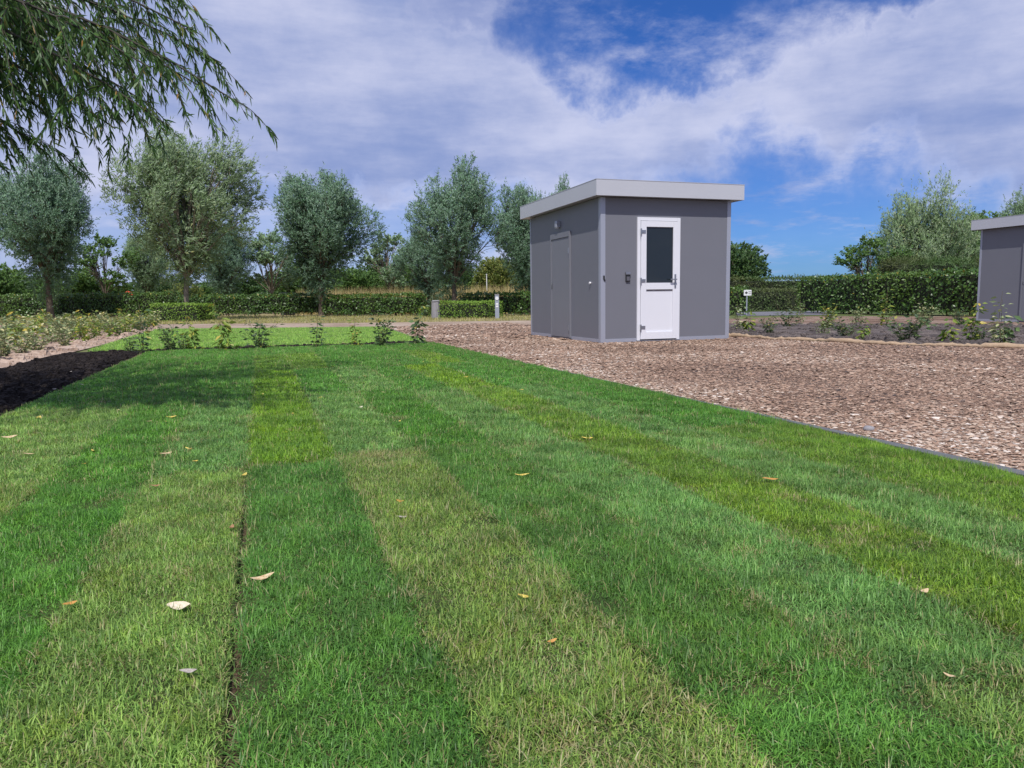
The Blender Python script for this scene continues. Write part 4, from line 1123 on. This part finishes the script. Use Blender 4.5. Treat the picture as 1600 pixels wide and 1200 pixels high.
# ------------------------------------------------------------------ young plants
def plant_meshes(seed, h, n_stem, n_leaf, spread, leaf=(.075, .038), droop=.3, topbare=.0):
    g = np.random.default_rng(seed); paths = []; P_ = []; D_ = []
    for s in range(n_stem):
        th = g.uniform(0, 6.283); out = spread * g.uniform(.25, 1.0); hh = h * g.uniform(.55, 1.0) if s else h
        k = np.linspace(0, 1, 7)
        pts = np.stack([math.cos(th) * out * k ** 1.3 + .03 * np.sin(k * 5 + s), math.sin(th) * out * k ** 1.3 + .03 * np.cos(k * 4), -.03 + (hh + .03) * k], -1)
        paths.append((pts, np.linspace(.005, .002, 7)))
        n = n_leaf // n_stem
        t = g.uniform(.08, 1.0, n); t = np.where(g.random(n) < topbare, t * .6, t)
        i = np.minimum((t * 6).astype(int), 5); f = (t * 6 - i)[:, None]
        p = pts[i] * (1 - f) + pts[i + 1] * f
        a = g.uniform(0, 6.283, n); d = np.stack([np.cos(a), np.sin(a), g.uniform(-.2, .8, n) - droop], -1)
        P_.append(p + unit(d) * g.uniform(.01, .07, n)[:, None]); D_.append(d)
    tv, tq = tubes(paths, 4); p = np.concatenate(P_); d = np.concatenate(D_); n = len(p)
    L = leaf[0] * g.uniform(.6, 1.35, n); W = leaf[1] * g.uniform(.7, 1.3, n)
    return new_mesh('stems', tv, quads=tq), leaf_mesh('leaves', p, d, L, W, g, fold=.16, upbias=1.6)


PL = {'slim': plant_meshes(1, .62, 2, 100, .10, (.10, .045), .7), 'bushy': plant_meshes(2, .50, 9, 190, .22, (.075, .036), .1), 'leggy': plant_meshes(3, .68, 3, 90, .10, (.09, .042), .4, .5),
      'wide': plant_meshes(4, .42, 12, 240, .34, (.08, .038), .15), 'broad': plant_meshes(5, .48, 3, 46, .10, (.135, .075), .8), 'arching': plant_meshes(6, .50, 7, 180, .38, (.08, .036), .3)}
PCACHE = {}


def plant(kind, mat, p, s, rz, label, group, name='young_shrub'):
    root = empty(name, (p.x, p.y, 0.012), rz, label=label, cat='plant', group=group)
    s *= 1.12
    root.scale = (s, s, s)
    for nm, me, mt in zip(('stems', 'leaves'), PL[kind], (M['stem'], M[mat])):
        key = (kind, nm, mat)
        if key not in PCACHE:
            m2 = me.copy(); m2.materials.append(mt); PCACHE[key] = m2
        obj(nm, PCACHE[key], None, root)
    return root


GR = 'young plants in the row between the two lawns'
for (u, v, kind, mat, s, label) in [
    (222, 553, 'leggy', 'plantdark', 1.0, 'dark leaning young plant at the corner of the dark soil'),
    (205, 551, 'arching', 'plantdark', .55, 'small dark plant at the foot of the leaning plant'),
    (266, 550, 'bushy', 'plantdark', .80, 'bushy dark young plant at the soil-side end of the row'),
    (285, 550, 'arching', 'plantdark', .62, 'low spreading dark plant beside a yellowing slim one in the row'),
    (303, 550, 'slim', 'plantyellow', .85, 'slim yellow-green plant beside the low spreading dark one in the row'),
    (356, 550, 'slim', 'plantyellow', 1.15, 'tallest yellow-tipped plant in the row between the lawns'),
    (404, 548, 'arching', 'plantdark', 1.0, 'wide arching plant with drooping side shoots in the row'),
    (497, 546, 'leggy', 'plantdark', .85, 'thin dark plant standing alone over bare soil in the row'),
    (556, 543, 'leggy', 'plantyellow', .72, 'thin pale plant beside the round leafy bush in the row'),
    (597, 543, 'bushy', 'plantdark', .98, 'round leafy green bush in the row near the gravel edge'),
    (651, 540, 'slim', 'plantdark', 1.02, 'upright dark-leaved plant at the gravel end of the row')]:
    plant(kind, mat, P(u, v), s, u * .37, label, GR)

# sandy bed: rows of young shrubs
rr = random.Random(31)
kinds = [('bushy', 'plantgrey', 'grey-green bushy young shrub in the sandy bed', 'grey-green shrubs in the sandy bed'), ('arching', 'plantyellow', 'arching yellow-leaved young shrub in the sandy bed', 'yellow-leaved shrubs in the sandy bed'),
         ('slim', 'plantyellow', 'slim upright yellowing young shrub in the sandy bed', 'slim yellowing shrubs in the sandy bed'), ('wide', 'plantdark', 'low wide dark green young shrub in the sandy bed', 'low dark shrubs in the sandy bed'),
         ('broad', 'plantyellow', 'young shrub with broad yellow-green leaves in the sandy bed', 'broad-leaved shrubs in the sandy bed'), ('wide', 'plantgrey', 'low wide greyish young shrub in the sandy bed', 'low greyish shrubs in the sandy bed')]
n = 0
for row, (va, vb, cnt) in enumerate([((-15, 566), (200, 524), 9), ((-15, 551), (228, 518), 11), ((-15, 538), (236, 515), 12), ((-15, 529), (238, 513), 12), ((-15, 521), (238, 512), 11)]):
    A = P(*va); B = P(*vb)
    for i in range(cnt):
        t = (i + rr.uniform(-.3, .3)) / (cnt - 1); u = va[0] + (vb[0] - va[0]) * t; v = va[1] + (vb[1] - va[1]) * t
        q = P(u, v)
        kd = rr.choice(kinds)
        where = ('first row from the dark soil', 'second row from the dark soil', 'middle row', 'second row from the track', 'row along the track')[row]
        plant(kd[0], kd[1], q, rr.uniform(.75, 1.15), rr.uniform(0, 6), kd[2].replace('in the sandy bed', 'in the sandy bed, ' + where), kd[3] + ', ' + where)

# right-hand bed
GB = 'young shrubs in the bed beside the gravel'
for (u, v, kind, mat, s, label) in [
    (1151, 518, 'leggy', 'plantgrey', .8, 'thin greyish shrub right against the kiosk\'s corner post'),
    (1168, 521, 'broad', 'plantyellow', .80, 'bright yellow-leaved shrub beside the kiosk\'s corner'),
    (1201, 524, 'bushy', 'plantdark', .62, 'compact dark shrub on the burlap beside the yellow-leaved one'),
    (1228, 514, 'arching', 'plantdark', .95, 'arching shrub set back in the grey soil bed'),
    (1292, 516, 'bushy', 'plantyellow', .95, 'full bright green shrub before the hedge\'s clipped end'),
    (1287, 526, 'arching', 'plantgrey', .6, 'sprawling grey shrub at the bright green shrub\'s foot'),
    (1322, 529, 'wide', 'plantdark', .72, 'low sprawling dark shrub beside the burlap roll'),
    (1348, 533, 'broad', 'plantyellow', .6, 'yellow-green broad-leaved shrub beside the low sprawling one'),
    (1385, 512, 'leggy', 'plantyellow', 1.1, 'tall thin reddish-yellow shrub standing before the leafy hedge'),
    (1414, 536, 'wide', 'plantdark', .98, 'widest dark green shrub on the edge of the bed'),
    (1444, 512, 'bushy', 'plantgrey', .9, 'loose greyish shrub set back behind the widest one'),
    (1478, 537, 'broad', 'plantyellow', .66, 'upright yellow-leaved shrub between the widest shrub and farther kiosk'),
    (1515, 536, 'slim', 'plantyellow', .85, 'slim shrub in line with the farther kiosk\'s corner post'),
    (1532, 537, 'arching', 'plantdark', .5, 'small dark shrub at the slim shrub\'s side'),
    (1568, 540, 'broad', 'plantdark', .75, 'tall broad-leaved shrub in front of the farther kiosk\'s wall'),
    (1562, 541, 'leggy', 'plantgrey', .95, 'tall thin wispy shrub rising before the farther kiosk\'s wall'),
    (1250, 508, 'leggy', 'plantgrey', .8, 'thin wispy shrub in the middle of the grey bed'),
    (1340, 508, 'arching', 'plantgrey', .8, 'loose arching shrub by the gravel path behind the bed'),
    (1500, 512, 'bushy', 'plantdark', .75, 'round dark shrub just before the farther kiosk\'s edge')]:
    plant(kind, mat, P(u, v), s * 1.08, u * .71, label, GB)


def burlap():
    g = np.random.default_rng(3)
    pts = [(8.5, 12.3), (8.58, 11.5), (8.68, 10.7), (8.9, 9.7), (9.12, 8.85), (9.5, 8.1), (9.98, 7.35), (10.5, 6.2), (10.95, 5.0)]
    pts = np.array(pts); t = np.linspace(0, len(pts) - 1, 120); i = np.minimum(t.astype(int), len(pts) - 2); f = (t - i)[:, None]
    c = pts[i] * (1 - f) + pts[i + 1] * f
    r = .036 + .008 * np.sin(t * 2.3 + 1) + .006 * np.sin(t * 7) + g.normal(0, .004, 120)
    c[:, 0] += .05 * np.sin(t * 3.1) + .02 * np.sin(t * 8)
    p3 = np.stack([c[:, 0], c[:, 1], r * .55 + .004], -1)
    v, q = tubes([(p3, r)], 9)
    v[:, 2] = np.maximum(.004, v[:, 2] + g.normal(0, .004, len(v)))
    tag(obj('burlap_roll', new_mesh('burlap_roll', v, quads=q, smooth=True), M['burlap']), 'crumpled tan burlap edge along the bed beside the gravel', 'burlap')


burlap()

# loose clods on the dark soil and on the two planted beds
def clods(name, poly, n, size, mat, label, seed, zb):
    g = np.random.default_rng(seed); pl = np.array(poly)
    x = g.uniform(pl[:, 0].min(), pl[:, 0].max(), n); y = g.uniform(pl[:, 1].min(), pl[:, 1].max(), n)
    k = inside(poly, x, y); x = x[k]; y = y[k]; n = len(x)
    r = size * np.minimum(g.lognormal(0, .6, n), 4)
    a = np.arange(6) * np.pi / 3
    rad = r[:, None] * g.uniform(.7, 1.3, (n, 6))
    ring0 = np.stack([x[:, None] + np.cos(a) * rad, y[:, None] + np.sin(a) * rad, np.full((n, 6), zb - .004)], -1)
    ring1 = np.stack([x[:, None] + np.cos(a + .4) * rad * .62, y[:, None] + np.sin(a + .4) * rad * .62, zb + r[:, None] * g.uniform(.35, .8, (n, 6))], -1)
    top = np.stack([x, y, zb + r * g.uniform(.6, .95, n)], -1)[:, None]
    v = np.concatenate([ring0, ring1, top], 1).reshape(-1, 3)
    i = (np.arange(n) * 13)[:, None]
    q = np.concatenate([np.concatenate([i + j, i + (j + 1) % 6, i + 6 + (j + 1) % 6, i + 6 + j], 1)[:, None] for j in range(6)], 1).reshape(-1, 4)
    t = np.concatenate([np.concatenate([i + 6 + j, i + 6 + (j + 1) % 6, i + 12], 1)[:, None] for j in range(6)], 1).reshape(-1, 3)
    tag(obj(name, new_mesh(name, v, tris=t, quads=q), mat), label, 'soil', kind='stuff')


dark = [(-4.6, 4.2), (LAWN_L - .03, 4.2), (LAWN_L - .10, 12.9), (-2.2, 13.7), tuple(P(112, 554))[:2], tuple(P(45, 567))[:2], tuple(P(0, 580))[:2], tuple(P(-80, 598))[:2]]
clods('soil_clods', dark, 26000, .016, M['soil'], 'crumbly dark soil clods on the bare ground beside the lawn', 4, .004)
clods('row_soil', [(-1.7, 13.05), (2.7, 13.0), (2.75, 13.6), (-1.7, 13.7)], 4200, .016, M['soil'], 'dark crumbly soil under the row of young plants', 5, .004)
clods('bed_soil', bedp, 16000, .022, M['greysoil'], 'grey crumbly soil of the shrub bed beside the gravel', 6, .03)
clods('bed_sand', [tuple(p)[:2] for p in sandp], 14000, .024, M['sand'], 'loose sandy lumps on the planting bed', 7, .03)

# ------------------------------------------------------------------ fallen leaves
def mat_fallen(nm, col, col2):
    m, T, bs, out = mat_new(nm)
    tc = T.node('ShaderNodeTexCoord')
    T.put(bs.inputs['Base Color'], T.mix(T.smooth(T.noise(tc.outputs['Object'], 7, 4, .65), .35, .7), col, col2)); bs.inputs['Roughness'].default_value = .6
    return m


FL = {'yellow': mat_fallen('fallen_yellow', (.62, .43, .05), (.68, .55, .16)), 'tan': mat_fallen('fallen_tan', (.50, .33, .16), (.62, .50, .32)), 'brown': mat_fallen('fallen_brown', (.20, .10, .05), (.38, .22, .10)),
      'orange': mat_fallen('fallen_orange', (.48, .20, .04), (.55, .30, .08)), 'pale': mat_fallen('fallen_pale', (.62, .52, .36), (.78, .70, .55)), 'grey': mat_fallen('fallen_grey', (.30, .26, .22), (.5, .45, .40))}


def leaf_me(L, W, curl, seed):
    g = np.random.default_rng(seed); n = 9; k = np.linspace(0, 1, n)
    w = W * .5 * np.sin(np.pi * np.clip(k, .02, .985)) ** .75
    x = (k - .5) * L; zc = .6 * curl * L * (2 * k - 1) ** 2 + .03 * L * np.sin(k * 5 + seed)
    bend = .05 * L * np.sin(k * 2.6 + seed)
    c = np.stack([x, bend, zc], -1)
    v = np.concatenate([c + np.stack([0 * k, s * w, W * f * (1 + .25 * np.sin(k * 9 + s))], -1) for s, f in ((-1, .12), (0, 0.0), (1, .08))])
    q = [(r * n + i, r * n + i + 1, (r + 1) * n + i + 1, (r + 1) * n + i) for r in (0, 1) for i in range(n - 1)]
    me = new_mesh('fallen_leaf', v, quads=q, smooth=True); return me


def fallen(u, v, color, Lpx, asp, curl, label, group=None, seed=0, rz=None):
    p = P(u, v, .05); d = p.x * sy_ + p.y * cy_
    L = Lpx / F_PX * d
    key = (color, round(asp, 2), round(curl, 2), seed % 3)
    if key not in LEAFC:
        me = leaf_me(1.0, asp, curl, seed % 3 + 1); me.materials.append(FL[color]); LEAFC[key] = me
    o = obj('fallen_leaf', LEAFC[key], None, None, (p.x, p.y, .046), rz if rz is not None else (seed * 1.7) % 3.1)
    o.scale = (L, L, L); o.rotation_euler[0] = .12 + ((seed * 7) % 5) * .07
    tag(o, label, 'leaf', group)


LEAFC = {}
fallen(279, 944, 'pale', 37, .62, .0, 'broad cream-coloured leaf on the light strip near the open seam', seed=1, rz=-.15)
fallen(409, 899, 'tan', 40, .24, .14, 'curled tan leaf on the dark strip beside the open seam', seed=2, rz=.35)
fallen(294, 1046, 'grey', 28, .40, .12, 'shrivelled grey-brown leaf on the light strip', seed=3, rz=-.1)
fallen(109, 940, 'orange', 22, .35, .05, 'flat orange leaf at the dry edge of the light strip', seed=4)
fallen(816, 740, 'yellow', 25, .30, .06, 'yellow leaf on dark turf level with the dry tan patch', seed=5, rz=-.3)
fallen(819, 929, 'yellow', 22, .34, .05, 'yellow leaf on the dry light strip beside the dark strip', seed=1, rz=-.7)
fallen(862, 998, 'orange', 20, .30, .10, 'orange-brown leaf on the dry light strip', seed=2)
fallen(1204, 747, 'orange', 26, .28, .03, 'flat orange-yellow leaf on the olive strip', seed=3, rz=-.3)
fallen(1444, 921, 'tan', 24, .36, .10, 'tan leaf on the olive strip\'s edge', seed=4, rz=.4)
fallen(1484, 1052, 'tan', 20, .36, .10, 'pale tan curled leaf on the pale blue-green strip', seed=5, rz=-1.2)
fallen(918, 683, 'yellow', 19, .28, .05, 'yellow leaf near the cross seam of the blue-green strip', seed=1, rz=-.35)
fallen(626, 781, 'orange', 17, .36, .12, 'orange leaf on the dry tan patch', seed=2, rz=-.9)
fallen(628, 806, 'grey', 18, .36, .10, 'pale grey leaf just below the dry tan patch', seed=3, rz=-.1)
fallen(243, 757, 'brown', 16, .30, .15, 'dark brown curled leaf on the green strip', seed=4, rz=.2)
fallen(361, 822, 'brown', 18, .40, .15, 'brown leaf lodged in the open seam', seed=5, rz=1.4)
for i, (u, v, c, L) in enumerate([(46, 708, 'tan', 17), (59, 652, 'yellow', 26), (15, 681, 'tan', 22), (101, 657, 'tan', 12), (259, 707, 'tan', 20), (295, 700, 'yellow', 20), (305, 719, 'yellow', 12), (351, 720, 'tan', 10), (381, 740, 'yellow', 18),
                                (427, 633, 'tan', 14), (457, 645, 'yellow', 9), (268, 650, 'yellow', 16), (259, 658, 'yellow', 12), (232, 657, 'tan', 9), (145, 703, 'yellow', 18), (131, 723, 'yellow', 8), (260, 681, 'yellow', 10),
                                (563, 635, 'pale', 12), (566, 663, 'yellow', 10), (624, 657, 'yellow', 12), (446, 674, 'yellow', 8), (690, 598, 'tan', 9), (728, 588, 'yellow', 8), (780, 591, 'yellow', 6), (815, 608, 'yellow', 9), (806, 622, 'yellow', 9),
                                (660, 565, 'yellow', 7), (521, 572, 'yellow', 7), (455, 563, 'tan', 7), (430, 603, 'yellow', 9), (385, 590, 'tan', 7), (350, 577, 'yellow', 8), (640, 590, 'yellow', 7), (570, 587, 'yellow', 8), (956, 633, 'tan', 12),
                                (500, 620, 'yellow', 10), (540, 602, 'yellow', 8), (330, 605, 'yellow', 9), (305, 571, 'tan', 8), (470, 585, 'yellow', 7), (735, 610, 'yellow', 8), (410, 615, 'yellow', 10), (600, 612, 'tan', 8), (185, 640, 'tan', 10)]):
    lab = {'yellow': 'small yellow leaf fallen on the far half of the striped lawn', 'tan': 'small tan leaf fallen on the far half of the striped lawn', 'pale': 'small whitish leaf fallen on the pale blue-green strip'}[c]
    fallen(u, v, c, L, .30, .06, lab, 'small %s leaves on the lawn' % c, seed=i)
for i, (u, v, L) in enumerate([(128, 600, 7), (120, 606, 6), (85, 607, 6), (30, 620, 7), (95, 625, 6), (60, 640, 6), (145, 590, 6), (15, 655, 8), (110, 580, 5), (50, 600, 6)]):
    fallen(u, v, 'grey', L, .45, .1, 'small pale scrap of leaf lying on the dark soil', 'pale scraps on the dark soil', seed=i)
